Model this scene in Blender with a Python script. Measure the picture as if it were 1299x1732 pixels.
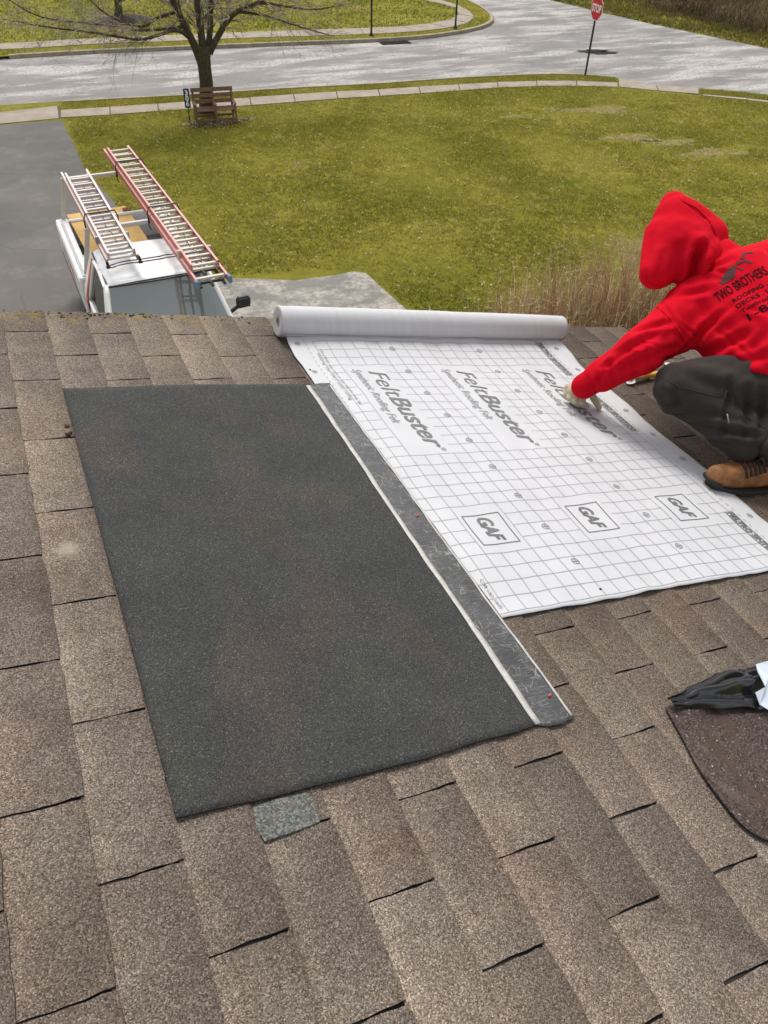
import bpy, bmesh, math, random
import numpy as np
from mathutils import Vector, Matrix, noise
from mathutils.bvhtree import BVHTree
random.seed(7); RNG = np.random.default_rng(7)
R_ = math.radians
SC = bpy.context.scene
COL = SC.collection
for o in list(bpy.data.objects): bpy.data.objects.remove(o)

# ------------------------------------------------------------------ camera, sky, sun, exposure
RZ = 5.784282                       # height of the roof frame's origin above the ground
CAM = Vector((0.157988, -2.466415, 7.0))
CR = ((0.91367811, -0.25416375, 0.31716415), (-0.40592736, -0.60977071, 0.68073685), (0.02037878, -0.75071997, -0.66030617))
FPX, PW, PH = 1334.9, 1299.0, 1732.0
cam_d = bpy.data.cameras.new('camera'); cam = bpy.data.objects.new('camera', cam_d); COL.objects.link(cam)
cam_d.sensor_fit = 'VERTICAL'; cam_d.sensor_height = 36; cam_d.lens = FPX / PH * 36
cam_d.clip_start = .05; cam_d.clip_end = 2000
cam.matrix_world = Matrix(((CR[0][0], -CR[0][1], -CR[0][2], CAM.x), (CR[1][0], -CR[1][1], -CR[1][2], CAM.y), (CR[2][0], -CR[2][1], -CR[2][2], CAM.z), (0, 0, 0, 1)))
SC.camera = cam
SUN_EL, SUN_AZ = 56.0, 12.0         # azimuth the light comes from, clockwise from +Y
w = bpy.data.worlds.new('World'); SC.world = w; w.use_nodes = True
nt = w.node_tree; bg = nt.nodes['Background']
sky = nt.nodes.new('ShaderNodeTexSky'); sky.sky_type = 'NISHITA'; sky.sun_disc = False
sky.sun_elevation = R_(SUN_EL); sky.sun_rotation = R_(SUN_AZ); sky.air_density = 1.0; sky.dust_density = 2.0; sky.ozone_density = 1.0
hs = nt.nodes.new('ShaderNodeHueSaturation'); hs.inputs['Saturation'].default_value = .16   # overcast: a grey sky
nt.links.new(sky.outputs[0], hs.inputs['Color']); nt.links.new(hs.outputs[0], bg.inputs[0]); bg.inputs[1].default_value = .125
sl = bpy.data.lights.new('sun', 'SUN'); sl.energy = 1.5; sl.angle = R_(22); sl.color = (1, .96, .9)
so = bpy.data.objects.new('sun', sl); COL.objects.link(so)
sd = Vector((math.sin(R_(SUN_AZ)) * math.cos(R_(SUN_EL)), math.cos(R_(SUN_AZ)) * math.cos(R_(SUN_EL)), math.sin(R_(SUN_EL))))
so.rotation_euler = sd.to_track_quat('Z', 'Y').to_euler(); so.location = (0, 0, 40)
vs = SC.view_settings; vs.view_transform = 'Standard'; vs.look = 'None'; vs.exposure = .68; vs.gamma = 1; vs.use_curve_mapping = False

# ------------------------------------------------------------------ layout helpers
def ray(px, py):
    a, b = (px - PW / 2) / FPX, (py - PH / 2) / FPX
    return Vector([CR[i][0] * a + CR[i][1] * b + CR[i][2] for i in range(3)])
def gnd(px, py, z=0.0):             # the point of a level plane seen there
    d = ray(px, py); s = (z - CAM.z) / d.z; return CAM + d * s
def atd(px, py, dep): return CAM + ray(px, py) * dep
PHI = R_(12.6)
MROOF = Matrix(((math.cos(PHI), 0, math.sin(PHI), 0), (0, 1, 0, 0), (-math.sin(PHI), 0, math.cos(PHI), RZ), (0, 0, 0, 1)))
IN = .0254
def rw(u, v, h=0): return MROOF @ Vector((u, v, h))          # roof frame (metres) to world

# ------------------------------------------------------------------ object helpers
def tag(o, label=None, cat=None, group=None, kind=None):
    if label: o['label'] = label
    if cat: o['category'] = cat
    if group: o['group'] = group
    if kind: o['kind'] = kind
    return o
def attach(o, parent):
    o.parent = parent
def link(name, me, mat=None, parent=None):
    o = bpy.data.objects.new(name, me); COL.objects.link(o)
    if mat is not None and me is not None:
        for m in (mat if isinstance(mat, (list, tuple)) else [mat]):
            me.materials.append(m)
    if parent is not None: o.parent = parent
    return o
def empty(name, loc=(0, 0, 0), rz=0.0, mtx=None):
    o = bpy.data.objects.new(name, None); COL.objects.link(o); o.empty_display_size = .2
    if mtx is not None: o.matrix_world = mtx
    else: o.location = loc; o.rotation_euler = (0, 0, rz)
    return o
class MB:
    """collects geometry for one mesh"""
    def __init__(s): s.v = []; s.f = []; s.m = []; s.sm = []
    def add(s, vs, fs, mi=0, smooth=False):
        n = len(s.v); s.v += [tuple(v) for v in vs]
        for f in fs: s.f.append([n + i for i in f]); s.m.append(mi); s.sm.append(smooth)
        return s
    def box(s, c, d, rot=None, mi=0, bev=0.0):
        x, y, z = d[0] / 2, d[1] / 2, d[2] / 2; b = min(bev, x * .8, y * .8, z * .8)
        if b <= 0:
            pts = [(sx * x, sy * y, sz * z) for sz in (-1, 1) for sy in (-1, 1) for sx in (-1, 1)]
            fs = [(0, 2, 3, 1), (4, 5, 7, 6), (0, 1, 5, 4), (2, 6, 7, 3), (0, 4, 6, 2), (1, 3, 7, 5)]
        else:
            pts = []; idx = {}
            for sx in (-1, 1):
                for sy in (-1, 1):
                    for sz in (-1, 1):
                        for k, p in enumerate(((x, y - b, z - b), (x - b, y, z - b), (x - b, y - b, z))):
                            idx[sx, sy, sz, k] = len(pts); pts.append((sx * p[0], sy * p[1], sz * p[2]))
            fs = []
            for sg in (-1, 1):
                q = [idx[sg, a, c_, 0] for a, c_ in ((-1, -1), (1, -1), (1, 1), (-1, 1))]; fs.append(q if sg > 0 else q[::-1])
                q = [idx[a, sg, c_, 1] for a, c_ in ((-1, -1), (-1, 1), (1, 1), (1, -1))]; fs.append(q if sg > 0 else q[::-1])
                q = [idx[a, c_, sg, 2] for a, c_ in ((-1, -1), (1, -1), (1, 1), (-1, 1))]; fs.append(q if sg > 0 else q[::-1])
            for a in (-1, 1):
                for c_ in (-1, 1):
                    q = [idx[a, c_, -1, 0], idx[a, c_, 1, 0], idx[a, c_, 1, 1], idx[a, c_, -1, 1]]; fs.append(q if a * c_ < 0 else q[::-1])
                    q = [idx[a, -1, c_, 0], idx[a, 1, c_, 0], idx[a, 1, c_, 2], idx[a, -1, c_, 2]]; fs.append(q[::-1] if a * c_ < 0 else q)
                    q = [idx[-1, a, c_, 1], idx[1, a, c_, 1], idx[1, a, c_, 2], idx[-1, a, c_, 2]]; fs.append(q if a * c_ < 0 else q[::-1])
                    for e in (-1, 1):
                        q = [idx[a, c_, e, 0], idx[a, c_, e, 1], idx[a, c_, e, 2]]; fs.append(q if a * c_ * e > 0 else q[::-1])
        M = rot if rot is not None else Matrix.Identity(3)
        return s.add([M @ Vector(p) + Vector(c) for p in pts], fs, mi)
    def bar(s, p, q, wd, ht, mi=0, bev=0.0, up=(0, 0, 1)):
        p, q = Vector(p), Vector(q); d = (q - p); L = d.length; d.normalize()
        u = Vector(up); sx = d.cross(u)
        if sx.length < 1e-4: sx = d.cross(Vector((1, 0, 0)))
        sx.normalize(); u = sx.cross(d)
        M = Matrix((sx, d, u)).transposed()
        return s.box((p + q) / 2, (wd, L, ht), M, mi, bev)
    def tube(s, pts, r, n=8, mi=0, caps=True, smooth=True):
        pts = [Vector(p) for p in pts]; rs = r if isinstance(r, (list, tuple)) else [r] * len(pts)
        vs = []; fs = []; ref = None
        for i, p in enumerate(pts):
            d = (pts[min(i + 1, len(pts) - 1)] - pts[max(i - 1, 0)])
            if d.length < 1e-9: d = Vector((0, 0, 1))
            d.normalize()
            if ref is None or abs(ref.dot(d)) > .95: ref = Vector((1, 0, 0)) if abs(d.x) < .8 else Vector((0, 1, 0))
            a = (ref - d * ref.dot(d)).normalized(); ref = a; b = d.cross(a)
            for k in range(n):
                t = 2 * math.pi * k / n; vs.append(p + (a * math.cos(t) + b * math.sin(t)) * rs[i])
        for i in range(len(pts) - 1):
            for k in range(n):
                k2 = (k + 1) % n; fs.append((i * n + k, i * n + k2, (i + 1) * n + k2, (i + 1) * n + k))
        s.add(vs, fs, mi, smooth)
        if caps:
            n0 = len(s.v) - len(vs)
            s.f.append([n0 + k for k in range(n)][::-1]); s.m.append(mi); s.sm.append(False)
            e = n0 + (len(pts) - 1) * n; s.f.append([e + k for k in range(n)]); s.m.append(mi); s.sm.append(False)
        return s
    def lathe(s, prof, n=32, axis='z', mi=0, smooth=True, closed=False):   # prof: (r, t) pairs
        vs = []; fs = []
        for r, t in prof:
            for k in range(n):
                a = 2 * math.pi * k / n; c, d = r * math.cos(a), r * math.sin(a)
                vs.append((c, d, t) if axis == 'z' else ((t, c, d) if axis == 'x' else (d, t, c)))
        m = len(prof)
        for i in range(m if closed else m - 1):
            j = (i + 1) % m
            for k in range(n):
                k2 = (k + 1) % n; fs.append((i * n + k, i * n + k2, j * n + k2, j * n + k))
        return s.add(vs, fs, mi, smooth)
    def capsule(s, p, q, r1, r2, n=14):
        p, q = Vector(p), Vector(q); d = q - p; L = d.length
        if L < 1e-6: d = Vector((0, 0, 1))
        d.normalize(); pts = []; rs = []
        for k in range(5): a = math.pi / 2 * (k + .15) / 5; pts.append(p - d * r1 * math.cos(a)); rs.append(r1 * math.sin(a))
        for k in range(5)[::-1]: a = math.pi / 2 * (k + .15) / 5; pts.append(q + d * r2 * math.cos(a)); rs.append(r2 * math.sin(a))
        ref = Vector((1, 0, 0)) if abs(d.x) < .8 else Vector((0, 1, 0)); a_ = (ref - d * ref.dot(d)).normalized(); b_ = d.cross(a_)
        vs = [pp + (a_ * math.cos(2 * math.pi * k / n) + b_ * math.sin(2 * math.pi * k / n)) * rr for pp, rr in zip(pts, rs) for k in range(n)]
        fs = [(i * n + k, i * n + (k + 1) % n, (i + 1) * n + (k + 1) % n, (i + 1) * n + k) for i in range(9) for k in range(n)]
        fs += [tuple(range(n))[::-1], tuple(9 * n + k for k in range(n))]
        return s.add(vs, fs)
    def mesh(s, name):
        me = bpy.data.meshes.new(name); me.from_pydata(s.v, [], s.f)
        me.polygons.foreach_set('material_index', s.m); me.polygons.foreach_set('use_smooth', s.sm); me.update(); return me
    def build(s, name, mat, parent=None): return link(name, s.mesh(name), mat, parent)
def poly_sheet(name, pts, z, mat, parent=None):
    bm = bmesh.new(); vs = [bm.verts.new((p[0], p[1], z)) for p in pts]; f = bm.faces.new(vs); bm.normal_update()
    if f.normal.z < 0: f.normal_flip()
    bmesh.ops.triangulate(bm, faces=bm.faces[:]); me = bpy.data.meshes.new(name); bm.to_mesh(me); bm.free()
    return link(name, me, mat, parent)
def blob(name, caps, voxel, iters, mat, parent=None, post=None, fac=.5):
    """union of tapered capsules, remeshed to one smooth skin"""
    mb = MB()
    for c in caps: mb.capsule(*c)
    t = bpy.data.objects.new('tmp', mb.mesh('tmp')); COL.objects.link(t)
    r = t.modifiers.new('r', 'REMESH'); r.mode = 'VOXEL'; r.voxel_size = voxel; r.use_smooth_shade = True
    s_ = t.modifiers.new('s', 'SMOOTH'); s_.iterations = iters; s_.factor = fac
    dg = bpy.context.evaluated_depsgraph_get(); me = bpy.data.meshes.new_from_object(t.evaluated_get(dg))
    old = t.data; bpy.data.objects.remove(t); bpy.data.meshes.remove(old); me.name = name; me.materials.clear()
    if post:
        me.update(); nr = [v.normal.copy() for v in me.vertices]
        for v, n_ in zip(me.vertices, nr): v.co = post(v.co, n_)
    me.update(); return link(name, me, mat, parent)
def text_mesh(body, size, shear=0, offset=0, space=1.0, align='LEFT'):
    cu = bpy.data.curves.new('t', 'FONT'); cu.body = body; cu.size = size; cu.shear = shear; cu.offset = offset; cu.space_character = space
    cu.align_x = align; cu.fill_mode = 'FRONT'; cu.resolution_u = 3
    o = bpy.data.objects.new('t', cu); COL.objects.link(o); dg = bpy.context.evaluated_depsgraph_get()
    me = bpy.data.meshes.new_from_object(o.evaluated_get(dg)); bpy.data.objects.remove(o); bpy.data.curves.remove(cu)
    return me
def text_bm(body, size, step, width=None, **k):
    """lettering as a fine flat mesh, cut on a grid so that it can follow a curved surface"""
    me = text_mesh(body, size, **k); bm = bmesh.new(); bm.from_mesh(me); bpy.data.meshes.remove(me)
    xs = [v.co.x for v in bm.verts]; x0, x1 = min(xs), max(xs)
    sx = 1 if width is None else width / (x1 - x0)
    for v in bm.verts: v.co.x = (v.co.x - x0) * sx
    x1 = (x1 - x0) * sx; ys = [v.co.y for v in bm.verts]
    t = step
    while t < x1:
        bmesh.ops.bisect_plane(bm, geom=bm.verts[:] + bm.edges[:] + bm.faces[:], plane_co=(t, 0, 0), plane_no=(1, 0, 0)); t += step
    t = min(ys) + step
    while t < max(ys):
        bmesh.ops.bisect_plane(bm, geom=bm.verts[:] + bm.edges[:] + bm.faces[:], plane_co=(0, t, 0), plane_no=(0, 1, 0)); t += step
    V = [v.co.copy() for v in bm.verts]; bm.verts.index_update(); F = [[v.index for v in f.verts] for f in bm.faces]; bm.free()
    return V, F

# ------------------------------------------------------------------ materials
class Nd:
    def __init__(s, name):
        s.m = bpy.data.materials.new(name); s.m.use_nodes = True; s.t = s.m.node_tree; s.b = s.t.nodes['Principled BSDF']
        s.pos = s.new('ShaderNodeNewGeometry').outputs['Position']; s.tc = s.new('ShaderNodeTexCoord')
    def new(s, k, **kw):
        n = s.t.nodes.new(k)
        for a, v in kw.items(): setattr(n, a, v)
        return n
    def inp(s, sock, v):
        if isinstance(v, bpy.types.NodeSocket): s.t.links.new(v, sock)
        elif v is not None:
            if sock.type == 'RGBA' and len(v) == 3: v = (*v, 1)
            sock.default_value = v
    def noise(s, scale, detail=3, rough=.55, co=None, dist=0, out='Fac'):
        n = s.new('ShaderNodeTexNoise'); s.inp(n.inputs['Vector'], co if co is not None else s.pos)
        n.inputs['Scale'].default_value = scale; n.inputs['Detail'].default_value = detail; n.inputs['Roughness'].default_value = rough; n.inputs['Distortion'].default_value = dist
        return n.outputs[out]
    def voro(s, scale, out='Color', co=None, feature='F1', rnd=1):
        n = s.new('ShaderNodeTexVoronoi', feature=feature); s.inp(n.inputs['Vector'], co if co is not None else s.pos); n.inputs['Scale'].default_value = scale; n.inputs['Randomness'].default_value = rnd
        return n.outputs[out]
    def mapr(s, v, a, b, c=0, d=1, clamp=True):
        n = s.new('ShaderNodeMapRange', clamp=clamp)
        for i, x in enumerate((v, a, b, c, d)): s.inp(n.inputs[i], x)
        return n.outputs[0]
    def ramp(s, f, stops):
        n = s.new('ShaderNodeValToRGB'); s.inp(n.inputs[0], f); e = n.color_ramp.elements
        while len(e) < len(stops): e.new(.5)
        for i, (p, c) in enumerate(stops): e[i].position = p; e[i].color = (*c, 1)
        return n.outputs[0]
    def mix(s, f, a, b, mode='MIX'):
        n = s.new('ShaderNodeMix', data_type='RGBA', blend_type=mode); s.inp(n.inputs[0], f); s.inp(n.inputs[6], a); s.inp(n.inputs[7], b); return n.outputs[2]
    def math(s, op, a, b=None):
        n = s.new('ShaderNodeMath', operation=op); s.inp(n.inputs[0], a); s.inp(n.inputs[1], b); return n.outputs[0]
    def sep(s, v):
        n = s.new('ShaderNodeSeparateXYZ'); s.inp(n.inputs[0], v); return n.outputs
    def scale(s, v, sc, rot=(0, 0, 0), loc=(0, 0, 0)):
        n = s.new('ShaderNodeMapping'); s.inp(n.inputs[0], v); n.inputs['Scale'].default_value = sc; n.inputs['Rotation'].default_value = rot; n.inputs['Location'].default_value = loc; return n.outputs[0]
    def bump(s, h, strength=.3, dist=.002, prev=None):
        n = s.new('ShaderNodeBump'); n.inputs['Strength'].default_value = strength; n.inputs['Distance'].default_value = dist; s.inp(n.inputs['Height'], h)
        if prev is not None: s.inp(n.inputs['Normal'], prev)
        s.t.links.new(n.outputs[0], s.b.inputs['Normal']); return n.outputs[0]
    def set(s, col=None, rough=None, metal=None, spec=None, **k):
        s.inp(s.b.inputs['Base Color'], col); s.inp(s.b.inputs['Roughness'], rough); s.inp(s.b.inputs['Metallic'], metal); s.inp(s.b.inputs['Specular IOR Level'], spec)
        for a, v in k.items(): s.inp(s.b.inputs[a.replace('_', ' ')], v)
        return s.m
def plain(name, c, rough=.6, var=.12, scale=12, metal=0, bump=.0, bscale=80, spec=.4, bd=.002):
    n = Nd(name); f = n.noise(scale, 4)
    d = tuple(x * (1 - var) for x in c); l = tuple(min(1, x * (1 + var)) for x in c)
    col = n.ramp(f, [(.3, d), (.7, l)])
    n.set(col, rough, metal, spec)
    if bump: n.bump(n.noise(bscale, 3), bump, bd)
    return n.m
EXP_ = 5 * .0254
def m_shingle(name, dark=False):
    n = Nd(name); oi = n.new('ShaderNodeObjectInfo').outputs['Random']
    vc = n.sep(n.voro(560))[0]                                    # each granule its own tone
    base = n.ramp(vc, [(0, (.044, .035, .029)), (.25, (.098, .080, .067)), (.55, (.146, .122, .103)), (.85, (.204, .176, .151)), (1, (.34, .305, .265))])
    tone = n.ramp(oi, [(0, (.80, .78, .76)), (.25, (.98, .96, .94)), (.5, (1.08, 1.06, 1.02)), (.75, (1.04, .97, .93)), (.9, (1.2, 1.18, 1.14)), (1, (.92, .93, .93))])
    col = n.mix(1, base, tone, 'MULTIPLY')
    big = n.noise(2.2, 4, .6); col = n.mix(1, col, n.ramp(big, [(.3, (.70, .66, .63)), (.52, (1, 1, 1)), (.72, (1.22, 1.18, 1.1))]), 'MULTIPLY')
    mid = n.noise(11, 5, .65); col = n.mix(1, col, n.ramp(mid, [(.3, (.82, .80, .79)), (.6, (1.05, 1.04, 1.02))]), 'MULTIPLY')
    red = n.mapr(n.noise(3.1, 2, co=n.scale(n.pos, (1, 1, 1), loc=(7, 3, 1))), .6, .74); col = n.mix(n.math('MULTIPLY', red, .2), col, n.mix(1, col, (1.35, .92, .78), 'MULTIPLY'))
    # the strip that an older course once covered: paler, unworn granules along the upper edge of each tab
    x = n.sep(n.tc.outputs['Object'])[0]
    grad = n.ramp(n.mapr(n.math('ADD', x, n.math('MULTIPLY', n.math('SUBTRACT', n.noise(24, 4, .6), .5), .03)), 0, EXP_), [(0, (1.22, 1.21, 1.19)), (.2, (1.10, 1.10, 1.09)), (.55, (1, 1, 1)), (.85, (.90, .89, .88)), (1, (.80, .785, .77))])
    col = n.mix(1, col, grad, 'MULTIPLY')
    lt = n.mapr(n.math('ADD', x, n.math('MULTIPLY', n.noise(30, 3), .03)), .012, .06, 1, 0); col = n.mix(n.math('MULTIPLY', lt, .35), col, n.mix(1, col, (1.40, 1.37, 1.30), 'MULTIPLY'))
    # orange and yellow lichen along the rake
    y = n.sep(n.pos)[1]; px_ = n.sep(n.pos)[0]
    li = n.math('MULTIPLY', n.math('MULTIPLY', n.mapr(y, .02, .13), n.mapr(n.noise(14, 4, .7), .5, .66)), n.mapr(px_, 1.0, .4))
    col = n.mix(n.math('MULTIPLY', li, .75), col, n.mix(n.noise(60), (.30, .15, .02), (.24, .2, .04)))
    dk = n.mapr(n.noise(5, 4, .7, co=n.scale(n.pos, (1, 1, 1), loc=(3, 9, 2))), .62, .8); col = n.mix(n.math('MULTIPLY', dk, .35), col, (.07, .055, .045))
    # roof tone darkened over a stretch round the felt, with a wavering border
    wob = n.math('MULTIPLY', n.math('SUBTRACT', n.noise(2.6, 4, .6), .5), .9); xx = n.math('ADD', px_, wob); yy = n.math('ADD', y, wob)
    drk = n.math('MULTIPLY', n.math('MULTIPLY', n.mapr(xx, .75, 1.25), n.mapr(yy, -1.95, -1.35)), n.mapr(xx, 4.2, 3.6)); col = n.mix(n.math('MULTIPLY', drk, .9), col, n.mix(1, col, (.70, .67, .65), 'MULTIPLY'))
    vd = n.new('ShaderNodeVectorMath', operation='DISTANCE'); n.inp(vd.inputs[0], n.pos); vd.inputs[1].default_value = (.054, -1.052, RZ)
    sp_ = n.mapr(n.math('ADD', vd.outputs['Value'], n.math('MULTIPLY', n.noise(60, 4), .03)), .028, .045, 1, 0); col = n.mix(n.math('MULTIPLY', sp_, .6), col, (.36, .31, .24))
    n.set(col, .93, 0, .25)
    b = n.bump(n.noise(420, 2), .35, .0012); n.bump(n.noise(9, 3), .25, .004, prev=b)
    return n.m
def m_cap():
    n = Nd('charcoal_granules'); vc = n.sep(n.voro(620))[0]
    base = n.ramp(vc, [(0, (.017, .0175, .017)), (.5, (.038, .039, .038)), (.85, (.057, .058, .056)), (.985, (.085, .085, .083)), (1, (.20, .195, .19))])
    co = n.tc.outputs['Object']
    br = n.mapr(n.noise(2.6, 2, .45, co=n.scale(co, (1.5, 1, 1), loc=(1.3, .2, 0))), .5, .6); col = n.mix(n.math('MULTIPLY', br, .8), base, n.mix(1, base, (1.28, 1.05, .95), 'MULTIPLY'))
    gr = n.mapr(n.noise(3.4, 3, .5, co=n.scale(co, (1.3, 1, 1), loc=(5, 8, 0))), .55, .66); col = n.mix(n.math('MULTIPLY', gr, .7), col, n.mix(1, col, (1.14, 1.12, .92), 'MULTIPLY'))
    col = n.mix(1, col, n.ramp(n.noise(7, 5, .6), [(.3, (.85, .85, .86)), (.7, (1.16, 1.16, 1.15))]), 'MULTIPLY')
    n.set(col, .9, 0, .3); n.bump(n.noise(480, 2), .4, .0012); return n.m
def m_film():
    n = Nd('selvage_film'); co = n.tc.outputs['Object']
    wv = n.noise(60, 5, .7, co=n.scale(co, (.35, 2.4, 1)), dist=1.2); cr = n.mapr(n.math('ABSOLUTE', n.math('SUBTRACT', wv, .5)), 0, .016, 1, 0)
    msk = n.mapr(n.noise(14, 4, .7, co=co), .46, .6); f = n.math('MULTIPLY', cr, msk)
    v2 = n.voro(46, 'Distance', co=n.scale(co, (.8, 1.5, 1)), feature='DISTANCE_TO_EDGE'); c2 = n.math('MULTIPLY', n.mapr(v2, 0, .03, 1, 0), n.mapr(n.noise(9, 3, co=n.scale(co, (1, 1, 1), loc=(4, 4, 4))), .5, .62))
    f = n.math('MAXIMUM', f, n.math('MULTIPLY', c2, .5))
    st = n.noise(55, 5, .75, co=n.scale(co, (.5, 5, 1))); f = n.math('MAXIMUM', f, n.math('MULTIPLY', n.mapr(st, .56, .68), .5))
    v3 = n.voro(30, 'Distance', co=n.scale(n.mix(.08, co, n.noise(9, 3, co=co, out='Color')), (1.2, .7, 1)), feature='DISTANCE_TO_EDGE')
    f = n.math('MAXIMUM', f, n.math('MULTIPLY', n.math('MULTIPLY', n.mapr(v3, 0, .03, 1, 0), .7), n.mapr(n.noise(22, 3, co=co), .5, .62)))
    col = n.mix(n.math('MULTIPLY', f, .8), n.ramp(n.noise(9, 4, co=co), [(.3, (.034, .035, .036)), (.7, (.062, .062, .063))]), (.42, .41, .39))
    n.set(col, n.mapr(f, 0, 1, .16, .45), 0, .5); n.bump(n.math('ADD', wv, f), .4, .003); return n.m
M = {}
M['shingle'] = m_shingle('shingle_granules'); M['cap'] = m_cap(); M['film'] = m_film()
M['asphalt_edge'] = plain('asphalt_cut_edge', (.018, .015, .013), .85)
M['film_edge'] = plain('pale_film_edge', (.46, .44, .41), .45, .18, 40, bump=.3, bscale=120)
M['felt'] = plain('white_woven_felt', (.54, .54, .552), .55, .04, 5, bump=.12, bscale=700, bd=.0006)
def m_roll():
    n = Nd('wound_felt'); a = n.noise(6, 4, .6, co=n.scale(n.pos, (9, .5, .5))); b = n.noise(2.5, 3)
    n.set(n.mix(n.mapr(b, .35, .7), n.ramp(a, [(.3, (.50, .50, .51)), (.7, (.58, .58, .59))]), (.56, .56, .57)), .55, 0, .35); n.bump(n.noise(5, 4, .6, co=n.scale(n.pos, (6, 1, 1))), .25, .006); return n.m
M['roll'] = m_roll()
M['felt_edge'] = plain('roll_face', (.50, .49, .48), .7, .1, 60)
M['core'] = plain('cardboard_core', (.30, .24, .18), .9)
M['print'] = plain('grey_print', (.14, .14, .14), .5, .2, 30)
M['print_lt'] = plain('light_grey_print', (.28, .28, .28), .5, .2, 30)
M['print_ln'] = plain('grid_line_print', (.31, .31, .315), .5, .15, 20)
M['wood_dark'] = plain('soil_of_nail_hole', (.05, .04, .035), .9)
def m_cloth(name, c, bs=900, var=.1, rough=.9, sheen=.3):
    n = Nd(name); col = n.ramp(n.noise(6, 4), [(.3, tuple(x * (1 - var) for x in c)), (.7, tuple(min(1, x * (1 + var)) for x in c))])
    n.set(col, rough, 0, .08, Sheen_Weight=sheen); b = n.bump(n.noise(bs, 2), .25, .001); n.bump(n.noise(28, 4, .6), .35, .006, prev=b); return n.m
M['red'] = m_cloth('red_fleece', (.58, .0035, .016), var=.08, sheen=0)
M['redrib'] = m_cloth('red_rib_knit', (.5, .003, .013), sheen=0)
M['trouser'] = m_cloth('dark_grey_twill', (.040, .0335, .0300), sheen=.05)
M['glove'] = m_cloth('cream_work_glove', (.46, .40, .28), 500)
M['skin'] = plain('skin', (.45, .28, .2), .5)
M['leather'] = plain('tan_leather', (.24, .10, .034), .65, .55, 26, bump=.5, bscale=70)
M['sole'] = plain('boot_sole', (.022, .02, .018), .8)
M['lace'] = plain('brown_laces', (.035, .02, .015), .85)
M['sock'] = plain('grey_sock', (.3, .27, .24), .95, .3, 90)
M['hprint'] = plain('charcoal_transfer_print', (.030, .008, .010), .9, spec=.05)
M['hprint2'] = plain('grey_transfer_print', (.095, .05, .05), .9, spec=.05)
M['white_paint'] = plain('white_truck_paint', (.80, .80, .80), .3, .03, 3, spec=.5)
M['black_plastic'] = plain('black_plastic', (.018, .018, .019), .35, .2)
M['orange'] = plain('orange_decal', (.75, .2, .05), .3, .1)
M['redvinyl'] = plain('red_decal', (.62, .06, .04), .3, .1)
M['grey_metal'] = plain('grey_metal', (.33, .33, .33), .4, .1, 20, .6)
M['white_rack'] = plain('white_rack_paint', (.54, .52, .50), .45, .08, 8)
M['rail'] = plain('red_fibreglass_rail', (.47, .11, .10), .45, .18, 9)
M['rail_lt'] = plain('faded_fibreglass_rail', (.60, .33, .30), .5, .15, 9)
M['rung'] = plain('cream_rung', (.56, .50, .41), .45, .1, 20, .1)
M['rung2'] = plain('pale_rung', (.58, .54, .52), .4, .1, 20, .2)
M['blue_rubber'] = plain('blue_rubber_foot', (.13, .19, .30), .6)
M['ply'] = plain('yellow_plywood', (.52, .32, .09), .7, .14, 4, bump=.2, bscale=30)
M['log'] = plain('split_log', (.22, .115, .05), .85, .35, 30, bump=.5, bscale=60)
M['steel'] = plain('bright_steel', (.55, .55, .56), .3, .1, 30, 1)
M['ywood'] = plain('yellow_lacquered_wood', (.62, .36, .03), .35, .1, 20)
M['tanwood'] = plain('pale_hickory', (.55, .35, .16), .5, .12, 25)
M['bench'] = plain('weathered_brown_wood', (.19, .105, .066), .8, .3, 14, bump=.4, bscale=40)
M['bluesign'] = plain('blue_sign_paint', (.012, .025, .12), .4, .08)
M['white_sign'] = plain('white_sign_paint', (.8, .8, .8), .45, .03)
M['redsign'] = plain('red_sign_paint', (.55, .012, .016), .4, .06)
M['pole'] = plain('dark_brown_post', (.022, .018, .014), .6)
M['gpole'] = plain('dark_green_post', (.02, .035, .026), .5)
def m_glass():
    n = Nd('windscreen_glass'); n.set(n.ramp(n.noise(1.5, 2), [(.3, (.25, .28, .272)), (.7, (.29, .32, .308))]), .02, .45, .8); return n.m
M['glass'] = m_glass()
M['sideglass'] = plain('tinted_side_glass', (.016, .019, .010), .05, .1, 3, spec=.25)
def m_bark():
    n = Nd('greenish_grey_bark'); co = n.tc.outputs['Object']
    f = n.noise(16, 5, .65, co=n.scale(co, (3, 3, .6))); c = n.ramp(f, [(.3, (.028, .021, .013)), (.55, (.085, .068, .040)), (.75, (.15, .138, .062))])
    n.set(c, .9, 0, .2); n.bump(f, .6, .02); return n.m
M['bark'] = m_bark()
def m_twig():
    n = Nd('pale_twig_bark'); z = n.noise(3, 3); n.set(n.ramp(z, [(.35, (.11, .085, .058)), (.62, (.46, .40, .31))]), .85); return n.m
M['twig'] = m_twig()
def m_attr(name, rough=.8, spec=.25, trans=0):
    n = Nd(name); a = n.new('ShaderNodeAttribute', attribute_name='Col').outputs['Color']; n.set(a, rough, 0, spec)
    if trans:
        t = n.new('ShaderNodeBsdfTranslucent'); n.t.links.new(a, t.inputs['Color']); mx = n.new('ShaderNodeMixShader'); mx.inputs[0].default_value = trans
        out = n.t.nodes['Material Output']; n.t.links.new(n.b.outputs[0], mx.inputs[1]); n.t.links.new(t.outputs[0], mx.inputs[2]); n.t.links.new(mx.outputs[0], out.inputs[0])
    return n.m
M['blade'] = m_attr('grass_blades', trans=.45); M['stalk'] = m_attr('dry_stalks', trans=.3); M['leaf'] = m_attr('fallen_leaves', trans=.3)
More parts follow.
